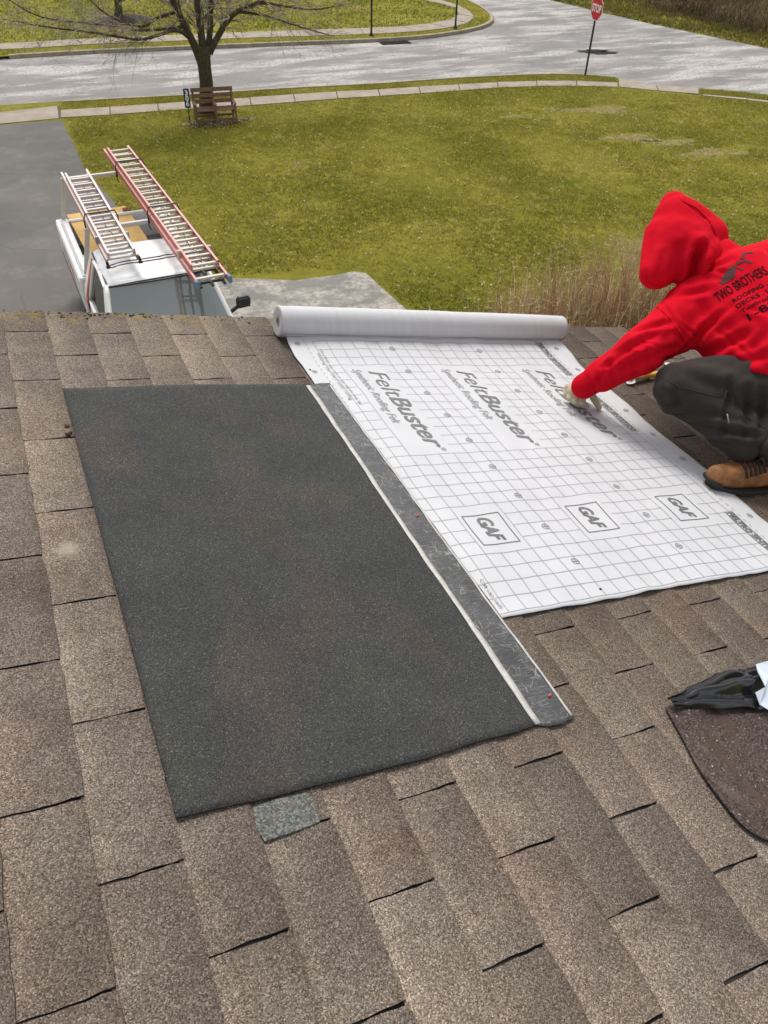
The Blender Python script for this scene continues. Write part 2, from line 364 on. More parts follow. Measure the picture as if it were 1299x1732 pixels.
def m_lawn(name, bright=1.0):
    n = Nd(name); b = n.noise(.35, 5, .68); f = n.noise(3, 5, .7)
    c = n.ramp(b, [(.32, (.145 * bright, .15 * bright, .016)), (.52, (.215 * bright, .20 * bright, .026)), (.7, (.27 * bright, .23 * bright, .05))])
    c = n.mix(1, c, n.ramp(f, [(.3, (.7, .74, .7)), (.7, (1.25, 1.2, 1.2))]), 'MULTIPLY')
    bare = n.mapr(n.noise(.55, 5, .65, co=n.scale(n.pos, (1, .45, 1), loc=(3.2, 1, 0))), .64, .74); c = n.mix(bare, c, (.27, .20, .105))
    n.set(c, .95, 0, .1); n.bump(n.noise(30, 4, .7), .8, .05); return n.m
M['lawn'] = m_lawn('lawn_turf'); M['verge'] = m_lawn('verge_turf', 1.1)
def m_road(name, base, salt, sc=(.08, .9, 1), th=(.50, .60), rot=0.05, str_=.75):
    n = Nd(name); co = n.scale(n.pos, sc, rot=(0, 0, rot)); s1 = n.noise(2.2, 6, .68, co=co); s2 = n.noise(9, 5, .7)
    f = n.math('MULTIPLY', n.mapr(s1, *th), n.mapr(s2, .35, .55))
    c = n.ramp(n.noise(140, 3, .7), [(.3, tuple(x * .75 for x in base)), (.7, tuple(x * 1.25 for x in base))])
    c = n.mix(1, c, n.ramp(n.noise(.5, 4), [(.3, (.82, .82, .82)), (.7, (1.15, 1.14, 1.12))]), 'MULTIPLY')
    ed = n.voro(.22, 'Distance', co=n.mix(.12, n.pos, n.noise(1.2, 4, out='Color')), feature='DISTANCE_TO_EDGE'); ck = n.math('MULTIPLY', n.mapr(ed, 0, .006, 1, 0), n.mapr(n.noise(.3, 2), .45, .55))
    c = n.mix(n.math('MULTIPLY', ck, .25), n.mix(n.math('MULTIPLY', f, str_), c, salt), tuple(x * .35 for x in base))
    n.set(c, .9, 0, .25); n.bump(n.noise(160, 3), .4, .006); return n.m
M['road'] = m_road('salted_asphalt', (.225, .213, .204), (.55, .52, .485), (.14, .5, 1), (.46, .60), .04, .85)
M['drive'] = m_road('grey_driveway', (.135, .126, .118), (.27, .25, .225), (.5, .5, 1), (.5, .75), 0, .5)
M['pad'] = m_road('worn_parking_pad', (.21, .20, .185), (.47, .43, .37), (.8, .9, 1), (.44, .58), .3, .8)
M['concrete'] = plain('pavement_concrete', (.31, .26, .205), .9, .2, 2.2, bump=.3, bscale=90)
M['kerb'] = plain('kerb_concrete', (.31, .265, .205), .9, .22, 3, bump=.3, bscale=60)
M['joint'] = plain('joint_soil', (.09, .07, .045), .95)
M['soil'] = plain('dark_mulch', (.030, .020, .014), .95, .4, 25, bump=.8, bscale=40)
M['chips'] = m_attr('wood_chips')
M['siding'] = plain('pale_siding', (.62, .60, .55), .6, .05)
M['trim'] = plain('white_trim', (.72, .71, .69), .5, .05)
M['wet'] = plain('dark_wet_asphalt', (.022, .021, .02), .8, .3, 8, spec=.08)
M['moss'] = plain('moss', (.085, .07, .03), .95, .5, 90, bump=.8, bscale=200)
M['oldsheet'] = None
def m_old():
    n = Nd('old_brown_sheet'); vc = n.sep(n.voro(360))[0]; co = n.tc.outputs['Object']
    c = n.ramp(vc, [(0, (.016, .011, .009)), (.5, (.058, .040, .033)), (.92, (.10, .072, .06)), (.99, (.15, .12, .105)), (1, (.4, .37, .34))])
    st = n.mapr(n.noise(9, 4, .6, co=n.scale(co, (2.2, .6, 1))), .52, .62); c = n.mix(n.math('MULTIPLY', st, .85), c, (.06, .028, .014))
    gy = n.mapr(n.noise(8, 3, co=n.scale(co, (1, 1, 1), loc=(2.7, 1.1, 0))), .66, .72); c = n.mix(gy, c, (.12, .125, .13))
    n.set(c, n.mapr(st, 0, 1, .85, .35), 0, .4); n.bump(n.noise(420, 2), .4, .0012); return n.m
M['oldsheet'] = m_old()
M['blackfilm'] = plain('black_polythene', (.012, .012, .013), .16, .2, spec=.7)
M['silver'] = plain('white_backing_film', (.66, .72, .80), .3, .05, 10)
M['bluepatch'] = None
def m_patch():
    n = Nd('bluish_granules'); vc = n.sep(n.voro(330))[0]
    n.set(n.mix(n.mapr(n.noise(40, 3), .3, .7), n.ramp(vc, [(0, (.038, .042, .039)), (.5, (.088, .099, .093)), (1, (.20, .212, .20))]), n.ramp(vc, [(0, (.05, .048, .04)), (1, (.20, .19, .165))])), .92); n.bump(n.noise(420, 2), .4, .0012); return n.m
M['bluepatch'] = m_patch()

# ================================================================== SETTING
def plist(*p): return [gnd(*q) for q in p]
ZR = -.11                                                          # street level below the lawns
near_kerb = [gnd(x, y, -.03) for x, y in ((107, 172), (190, 167), (320, 161), (450, 151), (650, 141), (725, 135), (825, 129), (930, 125), (985, 126), (1040, 131))]
walk_out = plist((102, 187), (190, 181), (275, 175), (400, 167), (435, 164), (540, 157), (650, 151), (740, 145), (850, 139), (950, 136), (1045, 140))
walk_in = plist((102, 199), (195, 194), (280, 187), (400, 180), (505, 172), (570, 167), (650, 162), (740, 156), (865, 147), (950, 145), (1045, 147))
far_kerb = [gnd(x, y, ZR) for x, y in ((0, 101), (135, 92), (320, 84), (500, 77), (650, 71), (725, 66), (800, 54), (828, 45), (838, 35), (826, 20), (790, 2))]
def extend(pl, d0=None, d1=None):
    pl = list(pl)
    if d0: pl = [pl[0] + (pl[0] - pl[1]).normalized() * d0] + pl
    if d1: pl = pl + [pl[-1] + (pl[-1] - pl[-2]).normalized() * d1]
    return pl
def arclen(pl): return sum((pl[i + 1] - pl[i]).length for i in range(len(pl) - 1))
def along(pl, s):
    for i in range(len(pl) - 1):
        L = (pl[i + 1] - pl[i]).length
        if s <= L or i == len(pl) - 2: return pl[i].lerp(pl[i + 1], s / L if L else 0)
        s -= L
def smooth(pl, k=2):
    for _ in range(k):
        q = [pl[0]]
        for i in range(len(pl) - 1): q += [pl[i].lerp(pl[i + 1], .25), pl[i].lerp(pl[i + 1], .75)]
        pl = q + [pl[-1]]
    return pl
def offset(pl, d):
    out = []
    for i, p in enumerate(pl):
        t = pl[min(i + 1, len(pl) - 1)] - pl[max(i - 1, 0)]; t.z = 0; t.normalize(); out.append(p + Vector((-t.y, t.x, 0)) * d)
    return out
near_kerb, far_kerb = smooth(near_kerb), smooth(far_kerb)
# ground reaching the horizon, then the street sheet on it
g = MB(); g.add([(-600, -600, -.16), (600, -600, -.16), (600, 700, -.16), (-600, 700, -.16)], [(0, 1, 2, 3)]); tag(g.build('ground', M['lawn']), kind='structure')
s0 = near_kerb[0]; fk = extend(far_kerb, 70, 60)
right_edge = [gnd(x, y, ZR) for x, y in ((930, 0), (1010, 19), (1100, 40), (1200, 61), (1299, 82))]
right_edge = extend(right_edge, 60, 40)
lk = extend(near_kerb, 70)
re_near = [gnd(1045, 132, ZR), gnd(1100, 143, ZR), gnd(1183, 150, ZR), gnd(1299, 162, ZR)]; re_near = extend(re_near, None, 40)
street_poly = lk + re_near + right_edge[::-1] + fk[::-1]
street_poly = [Vector((p.x, p.y, 0)) for p in street_poly]
tag(poly_sheet('street', [(-70, 20), (95, 5), (95, 140), (-70, 60)], ZR, M['road']), kind='structure')
# near lawn: from the kerb back to the house
c_ = near_kerb
near_lawn = [(-70, lk[0].y)] + [(p.x, p.y) for p in c_] + [(p.x, p.y) for p in (gnd(1048, 133), gnd(1100, 144), gnd(1185, 149), gnd(1299, 160))]
e_ = gnd(1299, 160); near_lawn += [(e_.x + 40, e_.y - 26), (80, -60), (-70, -60)]
tag(poly_sheet('lawn', near_lawn, -.012, M['lawn']), kind='structure')
fl = [(p.x, p.y) for p in fk]; far_lawn = fl + [(fl[-1][0] - 10, 250), (-90, 250)]
tag(poly_sheet('far_lawn', far_lawn, -.01, M['verge']), kind='structure')
rb = [(p.x, p.y) for p in right_edge]; bank = rb + [(160, rb[-1][1]), (160, 250), (rb[0][0], 250)]; ZB = ZR + .012
tag(poly_sheet('roadside_bank', bank, ZB, M['verge']), kind='structure')

def slabs(parent, inn, out, pitch, top, th, mat, name):
    n = max(1, round(arclen(inn) / pitch)); Li, Lo = arclen(inn), arclen(out)
    for k in range(n):
        a, b = (k + .012) / n, (k + .988) / n; tl = random.uniform(-.006, .006)
        q = [along(inn, a * Li), along(inn, b * Li), along(out, b * Lo), along(out, a * Lo)]
        mb = MB(); vs = [(p.x, p.y, top - th) for p in q] + [(p.x, p.y, top + tl * (1 if i in (1, 2) else -1)) for i, p in enumerate(q)]
        mb.add(vs, [(3, 2, 1, 0), (4, 5, 6, 7), (0, 1, 5, 4), (1, 2, 6, 5), (2, 3, 7, 6), (3, 0, 4, 7)]); mb.build(name, mat, parent)
def strip(name, a, b, z, mat):
    n = len(a); mb = MB(); mb.add([(p.x, p.y, z) for p in a] + [(p.x, p.y, z) for p in b], [(i, i + 1, n + i + 1, n + i) for i in range(n - 1)])
    me = mb.mesh(name); bm = bmesh.new(); bm.from_mesh(me); bmesh.ops.recalc_face_normals(bm, faces=bm.faces[:]); bm.to_mesh(me); bm.free()
    return link(name, me, mat)
wi, wo = walk_in, walk_out
pv = tag(strip('pavement', [along(wi, k / 30 * arclen(wi)) for k in range(31)], [along(wo, k / 30 * arclen(wo)) for k in range(31)], -.004, M['joint']), kind='structure')
slabs(pv, wi, wo, 1.5, .012, .06, M['concrete'], 'paving_slab')
ap = tag(strip('driveway_apron', plist((-60, 215), (0, 210), (102, 199)), plist((-60, 197), (0, 191), (102, 179)), -.002, M['joint']), kind='structure')
slabs(ap, plist((-160, 224), (0, 210), (101, 199.5)), plist((-160, 206), (0, 191), (98, 179)), 1.7, .008, .05, M['concrete'], 'paving_slab')
rp = tag(strip('corner_ramp', plist((1047, 147), (1110, 152), (1183, 160)), plist((1046, 133), (1100, 144), (1183, 150)), -.002, M['joint']), kind='structure')
slabs(rp, plist((1047, 147), (1110, 153), (1182, 159)), plist((1046, 133), (1100, 143.5), (1182, 149.5)), 1.6, .01, .1, M['concrete'], 'paving_slab')
pr = tag(strip('pavement', plist((1187, 161.5), (1299, 173), (1420, 188)), plist((1187, 159.5), (1299, 170), (1420, 184.5)), -.003, M['joint']), kind='structure')
slabs(pr, plist((1188, 161.5), (1299, 173), (1420, 188)), plist((1188, 159.5), (1299, 170), (1420, 184.5)), 1.5, .012, .05, M['concrete'], 'paving_slab')
far_wi = smooth(plist((-80, 89), (5, 84), (122, 77), (168, 73.5), (317, 69), (381, 65), (553, 60), (660, 56.5), (710, 53), (765, 47), (800, 36), (803, 24), (775, 8), (745, 0)), 1)
far_wo = smooth(plist((-80, 79), (0, 74), (122, 67), (168, 65), (315, 59), (368, 56), (508, 51), (660, 46.5), (715, 42), (760, 35), (781, 22), (768, 11), (735, 4), (705, -2)), 1)
N_ = 40
pf = tag(strip('far_pavement', [along(far_wi, k / N_ * arclen(far_wi)) for k in range(N_ + 1)], [along(far_wo, k / N_ * arclen(far_wo)) for k in range(N_ + 1)], -.002, M['joint']), kind='structure')
slabs(pf, far_wi, far_wo, 1.6, .012, .05, M['concrete'], 'paving_slab')
def kerb(name, pl, side, mat=M['kerb']):
    b = offset(pl, side * .17); base = tag(strip(name, pl, b, -.10, M['joint']), kind='structure')
    n = max(1, round(arclen(pl) / 3.0)); La, Lb = arclen(pl), arclen(b)
    for k in range(n):
        m = 4; mb = MB(); top = .02 + random.uniform(-.004, .004); vs = []
        for j in range(m + 1):
            t = (k + .004 + .992 * j / m) / n; p, q = along(pl, t * La), along(b, t * Lb); dr = (q - p) * .12
            vs += [(p.x, p.y, -.14), (p.x + dr.x, p.y + dr.y, top - .02), (p.x + 2 * dr.x, p.y + 2 * dr.y, top), (q.x, q.y, top), (q.x, q.y, -.1)]
        fs = [(j * 5 + i, j * 5 + i + 1, j * 5 + 6 + i, j * 5 + 5 + i) for j in range(m) for i in range(4)] + [(0, 1, 2, 3, 4), tuple(m * 5 + i for i in (4, 3, 2, 1, 0))]
        if side < 0: fs = [f[::-1] for f in fs]
        mb.add(vs, fs); mb.build('kerb_stone', mat, base)
kerb('near_kerb', near_kerb, -1); kerb('far_kerb', smooth([gnd(x, y, ZR) for x, y in ((16, 100), (135, 92), (320, 84), (500, 77), (650, 71), (725, 66), (800, 54), (828, 45), (838, 35), (826, 20), (790, 2))], 2), 1)
# driveway and parking pad
dl = [gnd(105, 203), gnd(125, 243), gnd(145, 285), gnd(165, 312), gnd(187, 335)]
dpoly = [(-1.6, dl[0].y + .2)] + [(p.x + random.uniform(-.03, .03), p.y) for p in dl] + [(2.35, 12.75), (2.3, -3), (-1.6, -3)]
tag(poly_sheet('driveway', dpoly, -.006, M['drive']), kind='structure')
pp = [gnd(x, y) for x, y in ((330, 478), (400, 470), (450, 472), (500, 474), (560, 466), (598, 459), (618, 461), (650, 490), (676, 513), (702, 535))]
tag(poly_sheet('parking_pad', [(2.2, 12.6)] + [(p.x, p.y) for p in pp] + [(6.6, 5), (6.6, 1), (2.2, 1)], -.002, M['pad']), kind='structure')
M['bare'] = plain('bare_tan_earth', (.20, .165, .055), .95, .3, 6, bump=.5, bscale=30)
for bx_, by_, rx_, ry_ in ((1010, 186, 1.3, .4), (1060, 232, 1.1, .28), (1130, 240, 1.0, .25), (1215, 258, 1.3, .28), (870, 197, .55, .14)):
    c = gnd(bx_, by_); rs = random.Random(int(bx_)); pts = []
    for k in range(60):
        a = 2 * math.pi * k / 60; r = 1 + .35 * math.sin(3 * a + bx_) + rs.uniform(-.3, .25); pts.append((c.x + rx_ * r * math.cos(a) * .9 + .3 * ry_ * r * math.sin(a), c.y + ry_ * r * math.sin(a) - .35 * rx_ * r * math.cos(a)))
    tag(poly_sheet('bare_ground', pts, -.008, M['bare']), kind='structure')
# storm drain, road patches
d0 = gnd(668, 72.5, ZR); mb = MB(); mb.box((0, 0, 0), (1.3, .5, .03), bev=.01)
for k in range(9): mb.box((-.52 + .13 * k, 0, .022), (.03, .42, .02))
o = mb.build('storm_drain', M['wet']); o.location = (d0.x, d0.y - .05, ZR + .01); o.rotation_euler.z = R_(-4); tag(o, 'dark storm drain grate against the far kerb below the left sign post', 'drain')
def blotch(name, c, rx, ry, rz, mat, z, label, cat, seed):
    rs = random.Random(seed); pts = []
    for k in range(26):
        a = 2 * math.pi * k / 26; r = 1 + rs.uniform(-.3, .2); x, y = rx * r * math.cos(a), ry * r * math.sin(a)
        pts.append((c.x + x * math.cos(rz) - y * math.sin(rz), c.y + x * math.sin(rz) + y * math.cos(rz)))
    return poly_sheet(name, pts, z, mat)
for i, (x, y, rx, ry, lab) in enumerate(((1022, 89.5, .62, .28, 'small dark wet pothole, the right one behind the stop sign post'), (1003, 86.5, .75, .32, 'dark wet pothole in the road just right of the stop sign post'))):
    c = gnd(x, y, ZR); o = blotch('pothole', c, rx, ry, -.15, M['wet'], ZR + .006, '', '', i); tag(o, lab, 'pothole', 'potholes by the stop sign')

# ================================================================== HOUSE: roof with its shingle tabs
house = empty('house', (0, -4, 0)); tag(house, 'house under the brown shingled roof in the foreground', 'building')
XE, XR, YB, YF = 4.6, -3.4, -9.0, .155                               # eave, ridge, back, rake (roof frame)
def under(o, p):                                                     # keep o's world placement under a placed parent
    pm = Matrix.LocRotScale(p.location, p.rotation_euler, (1, 1, 1)); o.parent = p; o.matrix_parent_inverse = pm.inverted(); return o
deck = MB(); deck.box(((XE + XR) / 2, (YB + YF) / 2 - .01, -.03), (XE - XR, YF - YB - .02, .064))
roof = deck.build('roof', M['asphalt_edge']); roof.matrix_world = MROOF; under(roof, house); roof.matrix_basis = MROOF
lbl = roof; lbl['label'] = 'low brown roof of weathered three tab shingles'
EXP, TAB = 5 * IN, 12 * IN
def tab_mesh(seed, L=TAB, x0=-.006, x1=EXP):
    rs = random.Random(seed); gap = .0040; y0, y1 = gap / 2, L - gap / 2; pts = []
    j = lambda a=.0011: rs.uniform(-a, a)
    k = rs.uniform(-.002, .002)
    for i in range(9): t = i / 8; pts.append((x1 + j(.0016) + k * (t - .5), y0 + (y1 - y0) * t))
    pts += [(x1 * q, y1 + j(.0019)) for q in (.84, .68, .5, .34, .17)] + [(x0, y1), (x0, y0)] + [(x1 * q, y0 + j(.0019)) for q in (.17, .34, .5, .68, .84)]
    pts[0] = (pts[0][0] - .002, pts[0][1] + .001); pts[8] = (pts[8][0] - .002, pts[8][1] - .001)
    lift = rs.uniform(0, .0013); tw = rs.uniform(-.0006, .0006)
    def zt(x, y): return .0038 + .0046 * x / EXP + max(0, x / EXP) ** 2 * (lift + tw * (y / L - .5) * 2)
    n = len(pts); vs = [(x, y, zt(x, y)) for x, y in pts] + [(x + (.001 if x > .1 else 0), y, zt(x, y) - .0046) for x, y in pts]
    mb = MB(); mb.add(vs, [tuple(range(n))], 0); mb.add([], [], 0)
    mb.f += [[i, n + i, n + (i + 1) % n, (i + 1) % n] for i in range(n)]; mb.m += [1] * n; mb.sm += [False] * n
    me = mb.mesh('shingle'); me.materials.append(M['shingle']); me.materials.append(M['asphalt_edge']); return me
tabs = [tab_mesh(k) for k in range(14)]
def covered(u, v):                                                   # wholly under the sheets
    a = .17 < u and u + EXP < .93 and v > -1.74 and v + TAB < -.40
    b = .95 < u and u + EXP < 2.08 and v > -1.44 and v + TAB < .12
    return a or b
def topx(u, v):
    p = rw(u, v); d = p - CAM; z = sum(CR[i][2] * d[i] for i in range(3))
    if z < .2: return None
    return (sum(CR[i][0] * d[i] for i in range(3)) / z * FPX + PW / 2, sum(CR[i][1] * d[i] for i in range(3)) / z * FPX + PH / 2, z)
cand = []; rest = []
for c in range(int(XR / EXP), int(XE / EXP)):
    off = (0 if c % 2 == 0 else -.5 * TAB)
    for k in range(-30, 3):
        v0 = k * TAB + off; 
        if v0 >= YF - .02 or v0 < YB: continue
        u0 = c * EXP; vis = False; zz = 99
        for fu in (0, .5, 1):
            for fv in (0, .5, 1):
                q = topx(u0 + fu * EXP, v0 + fv * TAB)
                if q and -10 < q[0] < PW + 10 and 500 < q[1] < PH + 10: vis = True; zz = min(zz, q[2])
        if vis and not covered(u0, v0): cand.append((zz, c, u0, v0))
        else: rest.append((c, u0, v0))
cand.sort(); rest += [(c, u, v) for _, c, u, v in cand[295:]]; cand = cand[:295]
end_cache = {}
def tab_for(c, u0, v0):
    if v0 + TAB > YF:                                                # cut at the rake
        L = YF - v0; key = round(L, 3)
        if key not in end_cache: end_cache[key] = [tab_mesh(90 + i, L) for i in range(4)]
        return random.choice(end_cache[key])
    return random.choice(tabs)
for zz, c, u0, v0 in cand:
    o = bpy.data.objects.new('shingle', tab_for(c, u0, v0)); COL.objects.link(o); o.parent = roof
    o.location = (u0 + random.uniform(-.001, .001), v0 + random.uniform(-.0009, .0009), 0); o.rotation_euler.z = random.uniform(-.002, .002)
mb = MB()
for c, u0, v0 in rest:
    me = tab_for(c, u0, v0); 
    mb.add([(v.co.x + u0, v.co.y + v0, v.co.z) for v in me.vertices], [tuple(p.vertices) for p in me.polygons][:1], 0)
    n0 = len(mb.v) - len(me.vertices)
    for p in list(me.polygons)[1:]: mb.f.append([n0 + i for i in p.vertices]); mb.m.append(1); mb.sm.append(False)
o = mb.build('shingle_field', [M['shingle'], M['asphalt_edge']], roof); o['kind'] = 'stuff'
# drip edge, fascia, walls, far slope
mb = MB(); mb.box(((XE + XR) / 2, YF - .004, -.030), (XE - XR, .02, .055)); mb.build('drip_edge', M['core'], roof)
mb = MB(); mb.box(((XE + XR) / 2, YF - .035, -.16), (XE - XR, .05, .2)); mb.build('fascia', M['trim'], roof)
ex, rx = rw(XE - .3, 0, -.08), rw(XR, 0, -.08)
mb = MB(); y0, y1 = YB + .2, YF - .25
sec = [(ex.x, 0), (ex.x, ex.z - .03), (rx.x, rx.z - .03), (2 * rx.x - ex.x, ex.z - .03), (2 * rx.x - ex.x, 0)]
vs = [(x, y0, z) for x, z in sec] + [(x, y1, z) for x, z in sec]
mb.add(vs, [(0, 1, 2, 3, 4), (9, 8, 7, 6, 5), (0, 5, 6, 1), (1, 6, 7, 2), (2, 7, 8, 3), (3, 8, 9, 4)]); o = mb.build('wall', M['siding']); under(o, house)
mb = MB(); a, b = rw(XR, 0, .01), rw(XR, 0, .01) + Vector((-(XE - XR) * math.cos(PHI), 0, -(XE - XR) * math.sin(PHI)))
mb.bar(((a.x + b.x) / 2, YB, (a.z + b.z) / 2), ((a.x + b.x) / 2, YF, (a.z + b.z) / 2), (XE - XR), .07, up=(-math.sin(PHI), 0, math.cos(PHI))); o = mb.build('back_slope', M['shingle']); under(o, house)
# moss along the rake
mb = MB(); rs = random.Random(3)
for k in range(150):
    u = rs.choice([rs.uniform(-.3, 1.0), rs.uniform(2.5, 3.1), rs.uniform(.1, .5)]); v = YF - abs(rs.gauss(0, .02)) - .006; r = rs.uniform(.0012, .0036)
    p = Vector((u, v, .0075)); mb.capsule(p, p + Vector((rs.uniform(-.008, .008), rs.uniform(-.006, .004), 0)), r, r * .8, 6)
o = mb.build('moss', M['moss'], roof); o['kind'] = 'stuff'

# ================================================================== SHEETS ON THE ROOF
def nz(x, y, s=0.0): return noise.noise(Vector((x, y, s)))
# --- charcoal cap sheet
cs = empty('cap_sheet', mtx=MROOF @ Matrix.Translation((.5, -1.06, .0102)))
tag(cs, 'charcoal granulated roofing sheet with a film covered edge, laid on brown shingles', 'roofing sheet')
CO = Vector((.5, -1.06, .0102))
def cap_edge(v):                                                     # u of the left and right edge
    return .1275 + .003 * math.sin(v * 3.1) + .002 * nz(v * 5, 1), .866
def cap_pt(s, t, z=0, u0=None, u1=None):                             # s 0..1 across, t 0..1 from the top edge to the bottom
    vt = -.371 + .012 * math.sin(s * 2.6 + .4) * (1 - .4 * s) + .012 * s; vb = -1.757 - .010 * math.sin(s * 3.0) + .004 * nz(s * 7, 4)
    v = vt + (vb - vt) * t; a, b = cap_edge(v)
    if u0 is not None: a, b = u0, u1
    u = a + (b - a) * s
    h = .0034 * nz(u * 4, v * 4, 5) + .0020 * nz(u * 9, v * 9, 2)
    e = min(t, 1 - t); h += .003 * max(0, 1 - e / .03) * max(0, nz(u * 6, 8) + .1)
    return (u - CO.x, v - CO.y, .0030 + max(0, h * .8 + .0008) + z)
def sheet(name, fn, ns, nt_, th, mat, parent, side=None):
    mb = MB(); top = [fn(i / ns, j / nt_) for j in range(nt_ + 1) for i in range(ns + 1)]; W_ = ns + 1
    n = len(top); mb.add(top, [(j * W_ + i, (j + 1) * W_ + i, (j + 1) * W_ + i + 1, j * W_ + i + 1) for j in range(nt_) for i in range(ns)], 0, True)
    mb.add([(p[0], p[1], p[2] - th) for p in top], [], 0)
    per = [i for i in range(W_)] + [j * W_ + ns for j in range(1, nt_ + 1)] + [nt_ * W_ + i for i in range(ns - 1, -1, -1)] + [j * W_ for j in range(nt_ - 1, 0, -1)]
    for a, b in zip(per, per[1:] + per[:1]): mb.f.append([a, b, n + b, n + a]); mb.m.append(1 if side else 0); mb.sm.append(False)
    for j in range(nt_):
        for i in range(ns): mb.f.append([n + j * W_ + i, n + j * W_ + i + 1, n + (j + 1) * W_ + i + 1, n + (j + 1) * W_ + i]); mb.m.append(1 if side else 0); mb.sm.append(True)
    return mb.build(name, [mat, side] if side else mat, parent)
sheet('granule_face', lambda s, t: cap_pt(s, t), 40, 76, .0028, M['cap'], cs, M['asphalt_edge'])
def selv(s, t):
    p = cap_pt(s, t, 0, .8665, .9625 - .010 * (1 - t)); v = p[1] + (.010 * s * (1 - t) + -.002)
    return (p[0], v, p[2] - .0004 + .0007 * nz(p[0] * 40, p[1] * 14, 3))
sel = sheet('selvage_film', selv, 14, 110, .0012, M['film'], cs)
def fe(u0, u1, seed, lift):
    def f(s, t):
        wob = .004 * nz(t * 6, seed) + .002 * nz(t * 21, seed)
        wd = 1 + .35 * nz(t * 5, seed + 3)
        p = cap_pt(0, t, 0, u0, u1); sh = -.010 * (1 - t) if u0 > .9 else 0
        return (u0 + sh + wob + (u1 - u0) * s * wd - CO.x, p[1], p[2] + lift + .0008 * nz(t * 30, seed, s))
    return f
sheet('film_edge', fe(.862, .876, 2, .0012), 2, 90, .0008, M['film_edge'], cs); sheet('film_edge', fe(.9545, .9605, 9, .0009), 2, 90, .0008, M['film_edge'], cs)
for u, v in ((.936, -1.70), (.925, -1.07)):
    mb = MB(); mb.capsule((u - CO.x, v - CO.y, .0062), (u - CO.x + .004, v - CO.y + .002, .0062), .0022, .003, 8); mb.build('red_crumb', M['redvinyl'], cs)

# --- white underlayment and its roll
U0, U1, V0, V1 = 35.4, 83.3, -1.6, -57.65
def felt_h(u, v):
    x, y = u / 10, v / 10
    h = .0042 * (nz(x * 1.3 + 3, y * .9) + .5) + .0020 * (nz(x * 4, y * 3, 2) + .4) + .0016 * abs(nz(x * 2.2 + y * 1.1, y * .7 - x * .4, 6)) + .0010 * math.sin(u * 1.26 + .6 * math.sin(v * .11))
    h = max(0, h) * (.15 if u < 38.5 else 1)
    k = max(0, 1 - (V0 - v) / 9.0); h += .022 * k ** 2 * (1 if u > 38 else .9)                    # rises towards the roll
    h += .010 * max(0, (u - 81.2) / 2.2) * max(0, nz(y * 1.6, 7) + .2) + .006 * max(0, 1 - (v - V1) / 1.2) * max(0, nz(x * 2.2, 3) + .25)
    return (.0100 if u < 38.5 else .0104) + h
def felt(u, v, z=0):
    du = .22 * nz(u / 26, v / 9, 11) + .10 * nz(u / 9, v / 4.5, 12); dv = .16 * nz(u / 8, v / 22, 13)
    if u < 38.6: du *= .3
    return ((u + du) * IN, (v + dv) * IN, felt_h(u, v) + z)
fo = empty('roofing_felt', mtx=MROOF); tag(fo, 'white printed roofing underlayment unrolled over the shingles, roll still on its far end', 'underlayment')
def uleft(v): return U0 + .35 * math.sin(v * .55 + 1.4) * max(0, 1 + v / 16) + .2 * nz(v / 3, 5)
def uright(v): return U1 + 1.0 * max(0, 1 + v / 14) * math.sin(-v * .28) + .22 * nz(v / 5, 9)
def felt_sheet(s, t):
    v = V0 + (V1 - V0) * t + (.25 * nz(s * 9, 21) + .12 * nz(s * 30, 22)) * (t > .9); a, b = uleft(v), uright(v); return felt(a + (b - a) * s, v)
sheet('sheet', felt_sheet, 110, 120, .0006, M['felt'], fo)
def pr_map(V, F, u, v, ax, mb, z=.0014, mi=0):
    """lettering reading down the slope line: text x runs to -v, text y to +u"""
    mb.add([felt(u + p[1], v - p[0], z) for p in V], F, mi)
def quad(mb, u0, u1, v0, v1, z=.0012, step=.5):
    n = max(1, int(math.ceil(max(abs(u1 - u0), abs(v1 - v0)) / step))); lu = abs(u1 - u0) > abs(v1 - v0)
    vs = []
    for i in range(n + 1):
        t = i / n
        if lu: u = u0 + (u1 - u0) * t; vs += [felt(u, v0, z), felt(u, v1, z)]
        else: v = v0 + (v1 - v0) * t; vs += [felt(u0, v, z), felt(u1, v, z)]
    fs = [(2 * i, 2 * i + 1, 2 * i + 3, 2 * i + 2) for i in range(n)]
    if not lu: fs = [f[::-1] for f in fs]
    mb.add(vs, fs)
blanks = []
for P in (0, 14.2, 28.5):
    blanks += [(40.85 + P * .99, 47.25 + P, -31.15, -9.0), (41.0 + P * .99, 46.95 + P, -49.0, -41.0)]
def lines(const, vals_lo, vals_hi, horiz):
    segs = [(vals_lo, vals_hi)]
    for a, b, c, d in blanks:
        lo, hi, k0, k1 = (a, b, c, d) if horiz else (c, d, a, b)
        if k0 + .15 < const < k1 - .15:
            ns = []
            for s0_, s1_ in segs:
                if hi <= s0_ or lo >= s1_: ns.append((s0_, s1_)); continue
                if lo > s0_: ns.append((s0_, lo))
                if hi < s1_: ns.append((hi, s1_))
            segs = ns
    return segs
gl = MB(); LW = .030
for k in range(21):
    u = 39 + 2 * k
    for a, b in lines(u, -57.1, -3.0, False): quad(gl, u - LW, u + LW, b, a)
for k in range(28):
    v = -3.1 - 2 * k
    hi = 79.3; lo = 39.0 if v > -20 else 37.9
    for a, b in lines(v, lo, hi, True): quad(gl, a, b, v + LW, v - LW)
gl.build('grid_lines', M['print_ln'], fo)
dsh = MB(); v = -2.5
while v > -57:
    quad(dsh, 79.95, 80.03, v, v - .55); 
    if v > -20: quad(dsh, 37.75, 37.83, v, v - .4)
    v -= 1.05
dsh.build('lap_line', M['print_ln'], fo)
